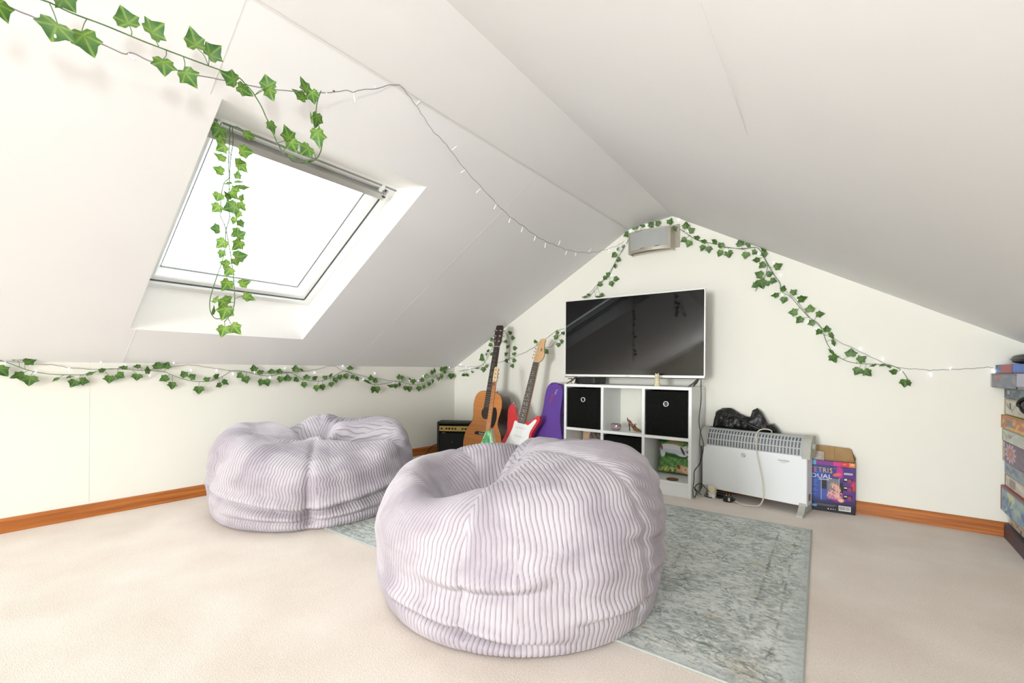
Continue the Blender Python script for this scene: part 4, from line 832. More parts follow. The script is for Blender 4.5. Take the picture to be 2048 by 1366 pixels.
lathe('rim', [(.0300, .0055), (.0335, .006), (.0335, .0015), (.030, .001)], mat('dark_brown_wood', (74, 42, 36), rough=0.5), dc, 36)
# glass tealight bowl: faceted
bw = thing('tealight_holder', 'small purple grey cut glass tealight bowl in the upper middle cube', 'candle holder', (-1.232, 2.640, zm))
M_PG = mat('mauve_cut_glass', (170, 146, 150), rough=0.12, spec=0.8, trans=0.25)
bm = bmesh.new(); n = 28; rows = [(.020, .001), (.028, .010), (.0315, .022), (.0325, .034), (.0325, .040), (.0295, .040), (.028, .022), (.020, .006)]
V_ = [[bm.verts.new(((r + (0.0014 if (i + k) % 2 else -0.0008) * (0 < k < 4)) * cos(2 * pi * i / n), (r + (0.0014 if (i + k) % 2 else -0.0008) * (0 < k < 4)) * sin(2 * pi * i / n), z)) for i in range(n)] for k, (r, z) in enumerate(rows)]
for a, b_ in zip(V_[:-1], V_[1:]):
    for i in range(n): bm.faces.new((a[i], a[(i + 1) % n], b_[(i + 1) % n], b_[i]))
bm.faces.new(V_[0][::-1]); bm.faces.new(V_[-1])
from_bm('bowl', bm, M_PG, bw); lathe('rim', [(.0290, .0395), (.0310, .0418), (.0330, .0395)], M_PG, bw, 28)
bm = bmesh.new()
for i in range(14):
    a = 2 * pi * i / 14; t_ = bmesh.new(); bmesh.ops.create_icosphere(t_, subdivisions=1, radius=.0034)
    for v in t_.verts: v.co += Vector((.0318 * cos(a), .0318 * sin(a), .020))
    me = bpy.data.meshes.new('t'); t_.to_mesh(me); t_.free(); bm.from_mesh(me); bpy.data.meshes.remove(me)
from_bm('studs', bm, mat('pale_glass_stud', (226, 214, 216), rough=0.15), bw, True)
# ornamental high heel: seen from its inner side, toe to the right
so = thing('shoe_ornament', 'miniature leopard print high heel shoe ornament with pink striped insole', 'ornament', (-1.120, 2.660, zm), (0, 0, radians(-8)))
M_LEO = bpy.data.materials.new('leopard_print'); M_LEO.use_nodes = True; nt = M_LEO.node_tree
tc = nt.nodes.new('ShaderNodeTexCoord'); vo = nt.nodes.new('ShaderNodeTexVoronoi'); vo.inputs['Scale'].default_value = 130; nt.links.new(tc.outputs['Object'], vo.inputs[0])
cr = nt.nodes.new('ShaderNodeValToRGB'); e = cr.color_ramp.elements; e[0].position = .30; e[0].color = lin4((70, 46, 30)); e[1].position = .45; e[1].color = lin4((178, 140, 96)); nt.links.new(vo.outputs['Distance'], cr.inputs[0]); nt.links.new(cr.outputs[0], nt.nodes['Principled BSDF'].inputs['Base Color']); nt.nodes['Principled BSDF'].inputs['Roughness'].default_value = .35
sole = spline([(-.040, .066), (-.030, .060), (-.012, .036), (.010, .012), (.026, .004), (.056, .002)], 5)
def shoe_w(t): return .010 + .008 * sin(pi * min(1, t * 1.05)) ** .8 + (.004 if .55 < t < .9 else 0)
def loft(name, path, wfun, th, mt, par, lift=0.0):
    bm = bmesh.new(); rs = []
    for i, (x, z) in enumerate(path):
        t = i / (len(path) - 1); w = wfun(t); w = w * (1 - max(0, (t - .85) / .15) ** 2 * .75)
        rs.append([bm.verts.new((x, y, z + lift + dz)) for y, dz in ((-w, 0), (w, 0), (w, th), (-w, th))])
    for a, b_ in zip(rs[:-1], rs[1:]):
        for k in range(4): bm.faces.new((a[k], a[(k + 1) % 4], b_[(k + 1) % 4], b_[k]))
    bm.faces.new(rs[0]); bm.faces.new(rs[-1]); return from_bm(name, bm, mt, par)
loft('sole', sole, shoe_w, .003, M_LEO, so)
ins = loft('insole', sole[:20], lambda t: shoe_w(t * .75) - .002, .0012, mat('pink_insole', (190, 96, 92), rough=.5), so, .003)
bm = bmesh.new()
for i in range(2, 18, 3):
    x, z = sole[i]; x2, z2 = sole[i + 1]
    box_to(bm, ((x + x2) / 2, 0, (z + z2) / 2 + .0048), (.0022, .016, .001), 0)
from_bm('stripes', bm, mat('cream_stripe', (232, 205, 195), rough=.5), ins)
bm = bmesh.new(); rs = []                                            # quarter wrapping the heel
for k in range(13):
    a = pi * .5 + pi * k / 12; rs.append((-.030 + .013 * cos(a), .013 * sin(a)))
top = [bm.verts.new((x - .003, y, .088 - .020 * abs(sin(pi * .5 - pi * k / 12)) ** .7)) for k, (x, y) in enumerate(rs)]; bot = [bm.verts.new((x, y * .9, .060)) for x, y in rs]
for k in range(12): bm.faces.new((top[k], top[k + 1], bot[k + 1], bot[k]))
bmesh.ops.solidify(bm, geom=bm.faces[:], thickness=.0012); from_bm('heel_counter', bm, M_LEO, so, True)
bm = bmesh.new(); rs = []                                            # vamp over the toes
for i in range(9):
    t = i / 8; x = .004 + .056 * t; z0 = np.interp(x, [p[0] for p in sole], [p[1] for p in sole]); w = .020 * (1 - t ** 3 * .85); hh = .022 * (1 - t) ** .8 + .002
    rs.append([bm.verts.new((x, -w * cos(pi * k / 10), z0 + .002 + hh * sin(pi * k / 10))) for k in range(11)])
for a, b_ in zip(rs[:-1], rs[1:]):
    for k in range(10): bm.faces.new((a[k], a[k + 1], b_[k + 1], b_[k]))
bmesh.ops.solidify(bm, geom=bm.faces[:], thickness=.0012); from_bm('vamp', bm, M_LEO, so, True)
tube('stiletto', [(-.031, 0, .064), (-.032, 0, .045), (-.029, 0, .020), (-.028, 0, .0)], [.007, .0045, .003, .0032], mat('black_heel', (22, 20, 20), rough=.3), so, 10)
bm = bmesh.new()
for y in (-.008, .008): tube_to(bm, spline([(.010, 0, .040), (.004, y, .048), (.014, y * 1.4, .046), (.010, 0, .040)], 4), .0018, 6)
from_bm('bow', bm, M_LEO, so, True)

# ------------------------------------------------------------------ television
tv_a = hit(1129.8, 752.6, (0.0663, -0.9978, 0), (-1.599, 2.61, 0)); TVR = atan2(2.672 - 2.61, 0.903)
TW, TH_ = 0.903, 0.520; tz = tv_a.z
tv = thing('television', 'flat screen television with thin silver white bezel standing on the cube shelf', 'television', (-1.599, 2.613, SH), (0, 0, TVR))
zt = tz - SH
M_BEZ = mat('silver_white_bezel', (226, 226, 222), rough=0.3, metal=0.1)
bm = bmesh.new()
for c, s in (((TW / 2, 0, zt + .0075), (TW, .014, .015)), ((TW / 2, 0, zt + TH_ - .0035), (TW, .014, .007)), ((.0035, 0, zt + TH_ / 2), (.007, .014, TH_)), ((TW - .0035, 0, zt + TH_ / 2), (.007, .014, TH_))): box_to(bm, c, s, .0012)
from_bm('bezel', bm, M_BEZ, tv)
scr = bpy.data.materials.new('dark_glossy_screen'); scr.use_nodes = True; sb = scr.node_tree.nodes['Principled BSDF']
sb.inputs['Base Color'].default_value = lin4((14, 14, 15)); sb.inputs['Roughness'].default_value = 0.03; sb.inputs['Specular IOR Level'].default_value = 0.3
box('screen', (TW / 2, -.001, zt + TH_ / 2 + .004), (TW - .013, .010, TH_ - .021), scr, tv)
box('rear_housing', (TW / 2, .026, zt + TH_ * .45), (TW * .86, .040, TH_ * .72), mat('black_tv_plastic', (26, 26, 27), rough=.5), tv, .008)
box('lower_strip', (TW / 2, .002, zt - .002), (TW * .995, .012, .0045), mat('black_tv_plastic', (26, 26, 27), rough=.5), tv, .001)
M_FOOT = mat('dark_grey_foot', (92, 86, 80), rough=0.35, metal=.4)
for x, sgn in ((.052, -1), (TW - .070, -1)):
    f = bmesh.new(); x = x + .01
    for dy in (-1, 1):
        tube_to(f, [(x + .024, 0, zt - .002), (x + .008, dy * .028, zt * .5), (x - .016, dy * .062, .004)], [.0065, .0055, .0045], 8)
    from_bm('foot', f, M_FOOT, tv, True)
text('brand_mark', 'Panasonic', .0075, (TW / 2 - .005, -.0078, zt + .0072), mat('grey_mark', (110, 110, 112)), tv)
tag_o = thing('ornament', 'small slim cream and yellow giraffe patterned ornament standing before the television', 'ornament', (-0.949, SY + .020, SH))
MG = bpy.data.materials.new('giraffe_pattern'); MG.use_nodes = True; nt = MG.node_tree
tc = nt.nodes.new('ShaderNodeTexCoord'); vo = nt.nodes.new('ShaderNodeTexVoronoi'); vo.inputs['Scale'].default_value = 110; vo.feature = 'DISTANCE_TO_EDGE'; nt.links.new(tc.outputs['Object'], vo.inputs[0])
cr = nt.nodes.new('ShaderNodeValToRGB'); e = cr.color_ramp.elements; e[0].position = .05; e[0].color = lin4((238, 232, 205)); e[1].position = .22; e[1].color = lin4((196, 176, 110)); nt.links.new(vo.outputs['Distance'], cr.inputs[0]); nt.links.new(cr.outputs[0], nt.nodes['Principled BSDF'].inputs['Base Color'])
tube('body', [(0, 0, 0), (.001, 0, .012), (0, 0, .035), (-.001, 0, .056)], [.0165, .015, .014, .0125], MG, tag_o, 14)
hd = lathe('head', [(0, -.011), (.009, -.009), (.0145, 0), (.012, .008), (0, .011)], MG, tag_o, 16, Matrix.Translation((-.001, 0, .063)))
for x in (-.009, .007): lathe('ear', [(0, 0), (.004, .001), (.003, .008), (0, .010)], MG, tag_o, 8, Matrix.Translation((x, 0, .069)))
for x in (-.006, .005): lathe('eye', [(0, -.0018), (.0018, 0), (0, .0018)], mat('black_eye', (20, 18, 16), rough=.3), hd, 8, Matrix.Translation((x, -.0132, .064)))
# set top box and remote
st = thing('set_top_box', 'flat black set top box under the left end of the television', 'media box', (-1.456, 2.628, SH), (0, 0, radians(-2)))
M_BLK = mat('satin_black_plastic', (22, 22, 23), rough=0.35)
box('case', (0, .085, .0235), (.145, .16, .041), M_BLK, st, .003)
bm = bmesh.new()
for x in (-.06, .06):
    for y in (.02, .15): box_to(bm, (x, y, .0016), (.012, .012, .0032), 0)
from_bm('rubber_feet', bm, M_DARK, st); box('display_window', (.02, .0045, .018), (.05, .001, .012), mat('gloss_black', (8, 8, 9), rough=.05), st)
wc = thing('trinket_box', 'small cream white box with brown lid standing left of the set top box', 'box', (-1.548, 2.592, SH), (0, 0, .2))
box('case', (0, 0, .016), (.026, .018, .031), mat('cream_card', (222, 214, 194), rough=.6), wc, .002); box('lid', (.002, 0, .0355), (.028, .020, .008), mat('brown_lid', (120, 104, 92), rough=.5), wc, .002)

# ------------------------------------------------------------------ wall lamp at the peak of the gable
wlp = thing('wall_lamp', 'frosted glass uplighter wall lamp with steel frame at the peak of the gable', 'lamp', (-1.075, gy(-1.075) - .001, 1.48))
M_STEEL = mat('satin_steel', (196, 190, 176), rough=0.32, metal=0.75)
box('back_plate', (.012, -.006, .108), (.315, .010, .145), M_STEEL, wlp, .001)
def arc(u): return -.085 - .030 * (1 - (2 * u - 1) ** 2)
def bowed(name, x0, x1, z0, z1, mt, par, off=0, n=16):
    bm = bmesh.new(); f = []; g = []
    for i in range(n + 1):
        u = i / n; x = x0 + (x1 - x0) * u; uu = (x + .14) / .28; y = arc(min(max(uu, 0), 1)) + off
        f.append([bm.verts.new((x, y, z0)), bm.verts.new((x, y, z1))]); g.append([bm.verts.new((x, y + .005, z0)), bm.verts.new((x, y + .005, z1))])
    for i in range(n):
        bm.faces.new((f[i][0], f[i + 1][0], f[i + 1][1], f[i][1])); bm.faces.new((g[i][0], g[i][1], g[i + 1][1], g[i + 1][0]))
        bm.faces.new((f[i][1], f[i + 1][1], g[i + 1][1], g[i][1])); bm.faces.new((f[i][0], g[i][0], g[i + 1][0], f[i + 1][0]))
    for k in (0, n): bm.faces.new((f[k][0], f[k][1], g[k][1], g[k][0]))
    return from_bm(name, bm, mt, par)
bowed('glass_front', -.125, .125, .036, .150, mat('frosted_grey_glass', (168, 170, 166), rough=0.28, spec=.5), wlp, .001)
bm = bmesh.new()
fr_ = bowed('frame', -.14, .14, .016, .036, M_STEEL, wlp); bowed('frame', -.14, .14, .148, .157, M_STEEL, wlp)
bowed('frame', -.14, -.124, .036, .148, M_STEEL, wlp, 0, 3); bowed('frame', .124, .14, .036, .148, M_STEEL, wlp, 0, 3)
for x in (-.137, .137): box('side_panel', (x, -.049, .0865), (.005, .078, .140), M_STEEL, wlp, .001)
bm = bmesh.new()
for x in (-.05, .045): tube_to(bm, [(x, -.112, .0372), (x + .03, -.113, .0376)], .0014, 5)
from_bm('glass_clips', bm, M_DARK, wlp)
lathe('lamp_tube', [(0, -.055), (.006, -.053), (.006, .053), (0, .055)], mat('white_tube', (240, 240, 236), rough=.4), wlp, 10, Matrix.Translation((0, -.045, .09)) @ Matrix.Rotation(pi / 2, 4, 'Y'))

# ------------------------------------------------------------------ convector heater
HR = atan2(2.650 - 2.717, 0.442); HW = 0.528
hx0 = Vector((-0.205, 2.650, 0)) - Vector((cos(HR), sin(HR), 0)) * HW
ht = thing('convector_heater', 'white electric convector heater with slotted top and grey end caps', 'heater', hx0, (0, 0, HR))
M_HW = mat('white_enamel', (236, 238, 238), rough=0.3); M_HG = mat('warm_grey_plastic', (176, 176, 166), rough=0.5); M_HD = mat('heater_inside', (122, 124, 126), rough=.6)
hb, hz1, htop, hd_ = 0.045, 0.296, 0.392, 0.105
# front panel
box('front_panel', (HW / 2, .004, (hb + hz1) / 2), (HW - .004, .008, hz1 - hb), M_HW, ht, .003)
box('rear_panel', (HW / 2, hd_ - .004, (hb + htop - .03) / 2), (HW - .02, .006, htop - .03 - hb), M_HW, ht, .002)
box('side_panel', (HW - .006, hd_ / 2, (hb + hz1) / 2), (.010, hd_ - .012, hz1 - hb), M_HW, ht, .001); box('side_panel', (.006, hd_ / 2, (hb + hz1) / 2), (.010, hd_ - .012, hz1 - hb), M_HW, ht, .001)
box('heating_element', (HW / 2, hd_ / 2, .30), (HW - .06, hd_ - .05, .03), M_HD, ht, .002)
# slotted curved top: profile from the front up and back
pr = []
for k in range(17):
    a = pi * .5 * k / 16; pr.append((.002 + (hd_ - .006) * .62 * (1 - cos(a)), hz1 + (htop - hz1) * sin(a)))
pr += [(.002 + (hd_ - .006) * .62 + .012 * j, htop - .0008 * j * j) for j in (1, 2, 3)]
prd = [0]
for a, b_ in zip(pr[:-1], pr[1:]): prd.append(prd[-1] + sqrt((a[0] - b_[0]) ** 2 + (a[1] - b_[1]) ** 2))
def prof_at(d):
    y = float(np.interp(d, prd, [p[0] for p in pr])); z = float(np.interp(d, prd, [p[1] for p in pr])); return y, z
Ltot = prd[-1]; rows = [(.004, .034), (.040, .070), (.076, .098)]; ns = 30; x0, x1 = .026, HW - .030; px_ = (x1 - x0) / ns
bm = bmesh.new(); ds = sorted(set([0, Ltot] + [d for r in rows for d in r] + list(np.linspace(0, Ltot, 13))))
xs = [.004]
for i in range(ns): xs += [x0 + px_ * i + px_ * .24, x0 + px_ * (i + 1) - px_ * .24]
xs.append(HW - .004); vv = {}
for i, x in enumerate(xs):
    for j, d in enumerate(ds): y, z = prof_at(d); vv[i, j] = bm.verts.new((x, y, z))
for i in range(len(xs) - 1):
    for j in range(len(ds) - 1):
        dm = (ds[j] + ds[j + 1]) / 2
        if i % 2 == 1 and any(a < dm < b_ for a, b_ in rows): continue
        bm.faces.new((vv[i, j], vv[i + 1, j], vv[i + 1, j + 1], vv[i, j + 1]))
bmesh.ops.solidify(bm, geom=bm.faces[:], thickness=.002)
from_bm('slotted_grille', bm, M_HW, ht)
bm = bmesh.new()
vs = [[bm.verts.new((x, y + .010, z - .010)) for y, z in (prof_at(d) for d in np.linspace(.0, Ltot - .01, 9))] for x in (.02, HW - .02)]
for k in range(8): bm.faces.new((vs[0][k], vs[1][k], vs[1][k + 1], vs[0][k + 1]))
from_bm('inner_baffle', bm, M_HD, ht)
# end caps
capo = [(-.003, hz1 - .012), (-.003, hz1 + .01)] + [(y - .002, z + .006) for y, z in pr[2:]] + [(hd_ + .002, htop - .015), (hd_ + .002, hz1 - .012)]
for x0c, x1c in ((-.012, .024), (HW - .024, HW + .014)):
    Mx = Matrix(((0, 1, 0, 0), (1, 0, 0, 0), (0, 0, 1, 0), (0, 0, 0, 1)))
    prism('end_cap', [(y, z) for y, z in capo], x0c, x1c, M_HG, ht, .003, Mx)
cap = [o for o in ht.children if o.name.startswith('end_cap')][-1]
Mr = Matrix.Translation((HW + .014, .05, .345)) @ Matrix.Rotation(pi / 2, 4, 'Y'); lathe('thermostat_knob', [(.016, 0), (.015, .009), (.012, .011), (0, .011)], M_HG, cap, 20, Mr)
bm = bmesh.new(); box_to(bm, (HW + .0005, .045, .085), (.002, .03, .032), 0); from_bm('rating_plate', bm, mat('grey_plate', (110, 108, 102), rough=.6), ht)
for xf in (.006, HW - .034):
    o_ = [(-.060, 0), (-.058, .010), (-.030, .022), (-.006, .044), (.0, .060), (.085, .060), (.100, .040), (.118, .018), (.126, 0), (.120, 0), (.095, .012), (.02, .014), (-.02, .010), (-.040, 0)]
    Mx = Matrix(((0, 1, 0, 0), (1, 0, 0, 0), (0, 0, 1, 0), (0, 0, 0, 1)))
    prism('foot', [(y, z) for y, z in o_], xf, xf + .030, M_HG, ht, .0015, Mx)
M_PRT = mat('black_print', (52, 52, 54), rough=.5)
do = bmesh.new(); tube_to(do, [(.228 + .0105 * cos(2 * pi * k / 24), -.0005, .262 + .0105 * sin(2 * pi * k / 24)) for k in range(24)], .0009, 5, False, True); tube_to(do, [(.221, -.0005, .269), (.235, -.0005, .255)], .0009, 5); box_to(do, (.228, -.0005, .262), (.009, .001, .0012), 0)
from_bm('do_not_cover_mark', do, M_PRT, ht)
text('brand_mark', 'CHALLENGE', .0095, (HW - .105, -.0006, .262), M_PRT, ht)
sw = bmesh.new(); tube_to(sw, [(HW - .105 + .015 * cos(a), -.0005, .258 - .007 * sin(a)) for a in np.linspace(.3, 2.8, 8)], .0007, 4); from_bm('brand_swoosh', sw, M_PRT, ht)
# cream flex of the heater and its plug, thrown over the top
def hl(x, y, z): return Matrix.Rotation(HR, 4, 'Z') @ Vector((x, y, z)) + hx0
M_CRM = mat('cream_flex', (216, 210, 190), rough=.45)
fx = thing('heater_flex', 'cream power flex looped over the front of the heater to a black plug', 'cable', hl(.33, -.01, 0))
base = hl(.33, -.01, 0)
pts = [hl(.330, .09, .36), hl(.345, .075, .400), hl(.322, .045, .412), hl(.296, .030, .402), hl(.292, .002, .372), hl(.298, -.012, .300), hl(.318, -.012, .200), hl(.332, -.012, .120), hl(.334, -.016, .050), hl(.318, -.030, .012), hl(.285, -.050, .006), hl(.240, -.055, .006), hl(.205, -.040, .010), hl(.190, -.030, .014)]
tube('flex', [p - base for p in [Vector(q) for q in spline(pts, 7)]], .0033, M_CRM, fx, 8)
pb = thing('mains_plug', 'black mains plug lying on the carpet below the heater', 'plug', hl(.165, -.045, 0), (0, 0, HR + .2))
box('plug_body', (0, 0, .017), (.046, .034, .032), M_BLK, pb, .008, 3); box('cable_grip', (.028, .006, .014), (.016, .014, .014), M_BLK, pb, .003)
box('fuse_label', (.008, -.0175, .018), (.009, .001, .018), mat('pale_label', (200, 204, 190)), pb)
bm = bmesh.new()
for x, y in ((-.006, .0), (.006, -.006), (.006, .006)): box_to(bm, (x * 1.2, y, .038), (.004, .004, .012), 0)
from_bm('pins', bm, mat('brass_pin', (190, 160, 90), rough=.3, metal=.9), pb)
ad = thing('socket_adaptor', 'cream plug adaptor hanging at the lower left edge of the heater', 'adaptor', hl(.072, -.030, 0), (0, 0, HR))
box('case', (0, 0, .044), (.040, .030, .044), mat('cream_plastic', (226, 218, 186), rough=.45), ad, .005); box('lower_block', (.002, 0, .0125), (.036, .028, .024), mat('white_plastic', (230, 230, 226), rough=.4), ad, .004)
xb = thing('extension_cable', 'flat black extension lead running on the carpet under the heater', 'cable', hl(.08, -.02, 0))
b0 = hl(.08, -.02, 0)
tube('lead', [Vector(q) - b0 for q in spline([hl(.094, -.028, .010), hl(.110, -.024, .007), hl(.130, -.022, .012), hl(.142, -.030, .014)], 5)], .0045, M_BLK, xb, 8)
box('switch_block', tuple(hl(.118, .020, .014) - b0), (.075, .030, .022), M_BLK, xb, .004)

# black cable from the television to the floor
cb = [hit(u, v, (0.0663, -0.9978, 0), (-1.599, 2.63, 0)) for u, v in ((1402, 757), (1402, 775))]
pts = [cb[0], cb[1], hz(1400, 800, .52) if 0 else hy(1402, 800, 2.58), hy(1398, 842, 2.56), hy(1402, 868, 2.555), hy(1407, 893, 2.55), hy(1400, 925, 2.55), hy(1389, 942, 2.55), hy(1388, 960, 2.55)]
p_end = [hy(1386, 976, 2.55), hy(1386, 990, 2.54), hz(1389, 995, .005), hy(1393, 985, 2.56), hy(1389, 977, 2.56), hy(1394, 969, 2.58), hy(1403, 968, 2.60), hy(1412, 977, 2.62), hz(1424, 989, .006), hz(1428, 993, .005), hz(1420, 995, .005), hz(1404, 990, .006), hy(1394, 982, 2.57), hy(1388, 974, 2.555)]
tvb = thing('tv_cable', 'thin black television cable hanging beside the shelf and coiling on the floor', 'cable', pts[0])
tube('cable', [Vector(q) - pts[0] for q in spline(pts + p_end, 7)], .0024, M_BLK, tvb, 7)

# black bag slumped on and behind the heater
M_BAG = mat('black_nylon', (20, 20, 21), rough=0.42, spec=.5, noise=.2, nscale=15)
bgp = hl(.205, hd_ + .030, 0)
bag = thing('black_bag', 'crumpled black nylon bag slumped on top of the heater against the wall', 'bag', bgp, (0, 0, HR))
n1, n2 = 120, 44; bx0 = -.192; prf = [(0, .49), (.03, .53), (.10, .545), (.22, .545), (.30, .525), (.40, .505), (.46, .500), (.50, .548), (.55, .555), (.60, .535), (.68, .470), (.74, .475), (.80, .440), (.88, .385), (.95, .345), (1, .335)]
co = []
for i in range(n1 + 1):
    u = i / n1; topz = float(np.interp(u, [p[0] for p in prf], [p[1] for p in prf])) - .040; zb_ = .30
    th_ = (.040 + .012 * sin(u * 9)) * min(1, (u * (1 - u) * 16)) ** .4 + .008
    for j in range(n2 + 1):
        a = 2 * pi * j / n2; sx = cos(a); sz = sin(a)
        w = (abs(sz) ** .8) * (1 if sz > 0 else -1)
        co.append((bx0 + .425 * u + .01 * sz, -sx * th_ * .9, (topz + zb_) / 2 + (topz - zb_) / 2 * w))
co = np.array(co); fo = (snoise(co[:, 0] * 4 + co[:, 2] * 3, co[:, 2] * 6 + co[:, 1] * 6, 8, 1.6) + .6 * np.abs(snoise(co[:, 0] * 9 - co[:, 2] * 6, co[:, 2] * 5, 9, 1.5))) * .007
co[:, 1] -= np.abs(fo) * 1.6 * np.sign(.03 - co[:, 1]); co[:, 2] += fo * .35
co[:, 1] = np.minimum(co[:, 1], .034); co[:, 1] = np.where(co[:, 2] < .397, np.maximum(co[:, 1], -.026), co[:, 1])
fs = [(i * (n2 + 1) + j, (i + 1) * (n2 + 1) + j, (i + 1) * (n2 + 1) + j + 1, i * (n2 + 1) + j + 1) for i in range(n1) for j in range(n2)]
fs += [tuple(range(n2)), tuple(n1 * (n2 + 1) + j for j in range(n2 - 1, -1, -1))]
mesh('nylon_cover', co.tolist(), fs, M_BAG, bag, True)
tube('strap', spline([(-.15, -.052, .405), (-.11, -.066, .44), (-.05, -.060, .47), (.02, -.066, .43), (.08, -.056, .405)], 6), .006, M_BAG, bag, 8)

# ------------------------------------------------------------------ game carton with open flap
TA = Vector((-0.196, 2.800, 0)); TBv = Vector((-0.014, 2.822, 0))
tr_ = atan2((TBv - TA).y, (TBv - TA).x); tw = 0.190; thh = .262
tb_ = thing('game_carton', 'open purple and blue game carton beside the heater with brown flap raised', 'box', TBv - Vector((cos(tr_), sin(tr_), 0)) * tw, (0, 0, tr_))
td = .042
def carton(u, v):
    c = mixc((24, 48, 120), (92, 40, 130), u * 1.1 + .25 * np.sin(v * 5)); c = mixc(c, (52, 96, 180), ell(u, v, .12, .45, .25, .35, 0, .8) * .7)
    c = mixc(c, (30, 26, 60), (.30 - v) * 6); c = mixc(c, (16, 14, 26), (.17 - v) * 14)
    c = mixc(c, (190, 40, 140), ell(u, v, .66, .80, .06, .10, .2, .5)); c = mixc(c, (210, 50, 90), ell(u, v, .98, .55, .06, .07, 0, .7)); c = mixc(c, (160, 40, 140), ell(u, v, .62, .28, .12, .05, 0, .8))
    def rect(c, x0, x1, y0, y1, col, k=1.0): return mixc(c, col, ((u > x0) & (u < x1) & (v > y0) & (v < y1)).astype(float) * k)
    c = rect(c, 0, 1, .915, 1, (130, 36, 140)); c = mixc(c, (205, 50, 140), ((v > .915) & (u > .52)).astype(float)); c = mixc(c, (214, 46, 60), ((v > .915) & (u > .68)).astype(float)); c = mixc(c, (226, 130, 60), ((v > .915) & (u > .86)).astype(float)); c = mixc(c, (96, 170, 214), ((v > .915) & (u < .13)).astype(float))
    c = rect(c, 0, 1, .905, .915, (30, 20, 60))
    c = rect(c, .25, .375, .44, .64, (20, 20, 28)); c = rect(c, .25, .375, .22, .44, (70, 90, 170), .7); c = rect(c, .385, .65, .42, .66, (118, 118, 124)); c = rect(c, .39, .65, .26, .42, (176, 110, 150)); c = rect(c, .655, .73, .40, .60, (16, 20, 22))
    for x0, x1, y0, y1 in ((.245, .252, .22, .64), (.645, .652, .24, .68)): c = rect(c, x0, x1, y0, y1, (200, 205, 215))
    n = snoise(u * 3, v * 3, 4, 3)
    c = mixc(c, (226, 170, 150), ell(u, v, .58, .42, .09, .14, .5, .5) * (n > -.3)); c = mixc(c, (222, 96, 90), ell(u, v, .60, .745, .08, .03, .2, .4)); c = mixc(c, (236, 190, 170), ell(u, v, .50, .34, .12, .05, 0, .5) * (n > 0) * .8); c = mixc(c, (236, 200, 150), ell(u, v, .69, .25, .05, .03, 0, .5))
    for y in (.66, .50, .33): c = rect(c, .735, .93, y - .045, y + .035, (14, 14, 24)); c = rect(c, .76, .82, y - .005, y + .02, (225, 225, 235)); c = mixc(c, (150, 60, 96), ell(u, v, .87, y - .02, .04, .035, 0, .5)); c = rect(c, .75, .92, y - .075, y - .055, (90, 50, 140))
    for k in range(9): c = rect(c, .02, .17 - .02 * (k % 3), .60 - .035 * k, .608 - .035 * k, (110, 140, 210), .8)
    c = rect(c, .76, .93, .765, .80, (232, 226, 240)); c = rect(c, .78, .92, .775, .785, (90, 60, 110), .8)
    for k in range(4): c = rect(c, .1, .55 + .05 * (k % 2), .150 - .018 * k, .155 - .018 * k, (170, 170, 190), .6)
    c = rect(c, .03, .15, .075, .115, (96, 160, 214)); c = rect(c, .19, .42, .622, .640, (225, 225, 236), .8); c = rect(c, .89, .96, .95, .97, (250, 226, 210), .8); c = rect(c, .72, .80, .95, .965, (250, 220, 215), .7)
    return c
F_ = painted('printed_front', tw, thh, carton, print_mat('printed_card', .4), tb_, 96, 96)
M_CARD = mat('brown_corrugated_card', (176, 142, 98), rough=.85, noise=.12, nscale=30)
bm = bmesh.new()
for c, s in (((tw / 2, .0022, thh / 2), (tw, .002, thh)), ((.001, td / 2, thh / 2), (.002, td, thh)), ((tw - .001, td / 2, thh / 2), (.002, td, thh)), ((tw / 2, td - .001, thh / 2), (tw, .002, thh)), ((tw / 2, td / 2, .001), (tw, td, .002))): box_to(bm, c, s, 0)
from_bm('card_body', bm, mat('dark_purple_card', (44, 30, 74), rough=.5), tb_)
zf = .075; fl = [(0, thh - .004), (0, thh + zf - .004), (.03, thh + zf), (.055, thh + zf - .002), (.06, thh + zf - .001), (.12, thh + zf - .004), (.165, thh + zf - .006), (.178, thh + zf - .012), (.182, thh + zf - .030), (.188, thh + .014), (tw, thh - .004)]
prism('raised_flap', fl, td - .006, td - .003, M_CARD, tb_)
bm = bmesh.new(); a = [bm.verts.new(p) for p in ((tw - .002, td - .002, thh - .002), (tw - .003, .002, thh - .001), (tw + .001, .012, thh + .022), (tw - .012, td - .006, thh + .052))]; bm.faces.new(a); bmesh.ops.solidify(bm, geom=bm.faces[:], thickness=.002); from_bm('side_flap', bm, M_CARD, tb_)
bm = bmesh.new(); box_to(bm, (.082, td - .008, thh + .04), (.0012, .001, .07), 0); box_to(bm, (.106, td - .008, thh + .038), (.0012, .001, .07), 0); from_bm('crease', bm, mat('card_crease', (146, 112, 72), rough=.9), tb_)
tray = box('plastic_tray', (.036, .022, thh + .016), (.052, .008, .060), mat('cloudy_plastic', (196, 186, 172), rough=.25, trans=.3), tb_, .002)
bm = bmesh.new()
for k in range(5): box_to(bm, (.034, .0172, thh - .004 + .011 * k), (.030, .003, .003), .0008)
from_bm('tray_ribs', bm, mat('tray_highlight', (228, 220, 208), rough=.3), tray)
def letters(body, size, x, z, cols, xs, shear=0.0, y=-.0012, par=None, name='lettering'):
    t = text(name, body, size, (x, y, z), mat('print_' + '_'.join(map(str, cols)), cols, rough=.4), par or tb_, xs=xs, shear=shear, align='LEFT'); return t
xx_ = -.010
for ch, c in zip('TETRIS', ((226, 92, 150), (236, 120, 80), (240, 156, 70), (238, 190, 84), (214, 200, 110), (240, 212, 120))):
    letters(ch, .037, xx_ + .006, .212, c, .78)
    xx_ += .0190 if ch != 'I' else .0100
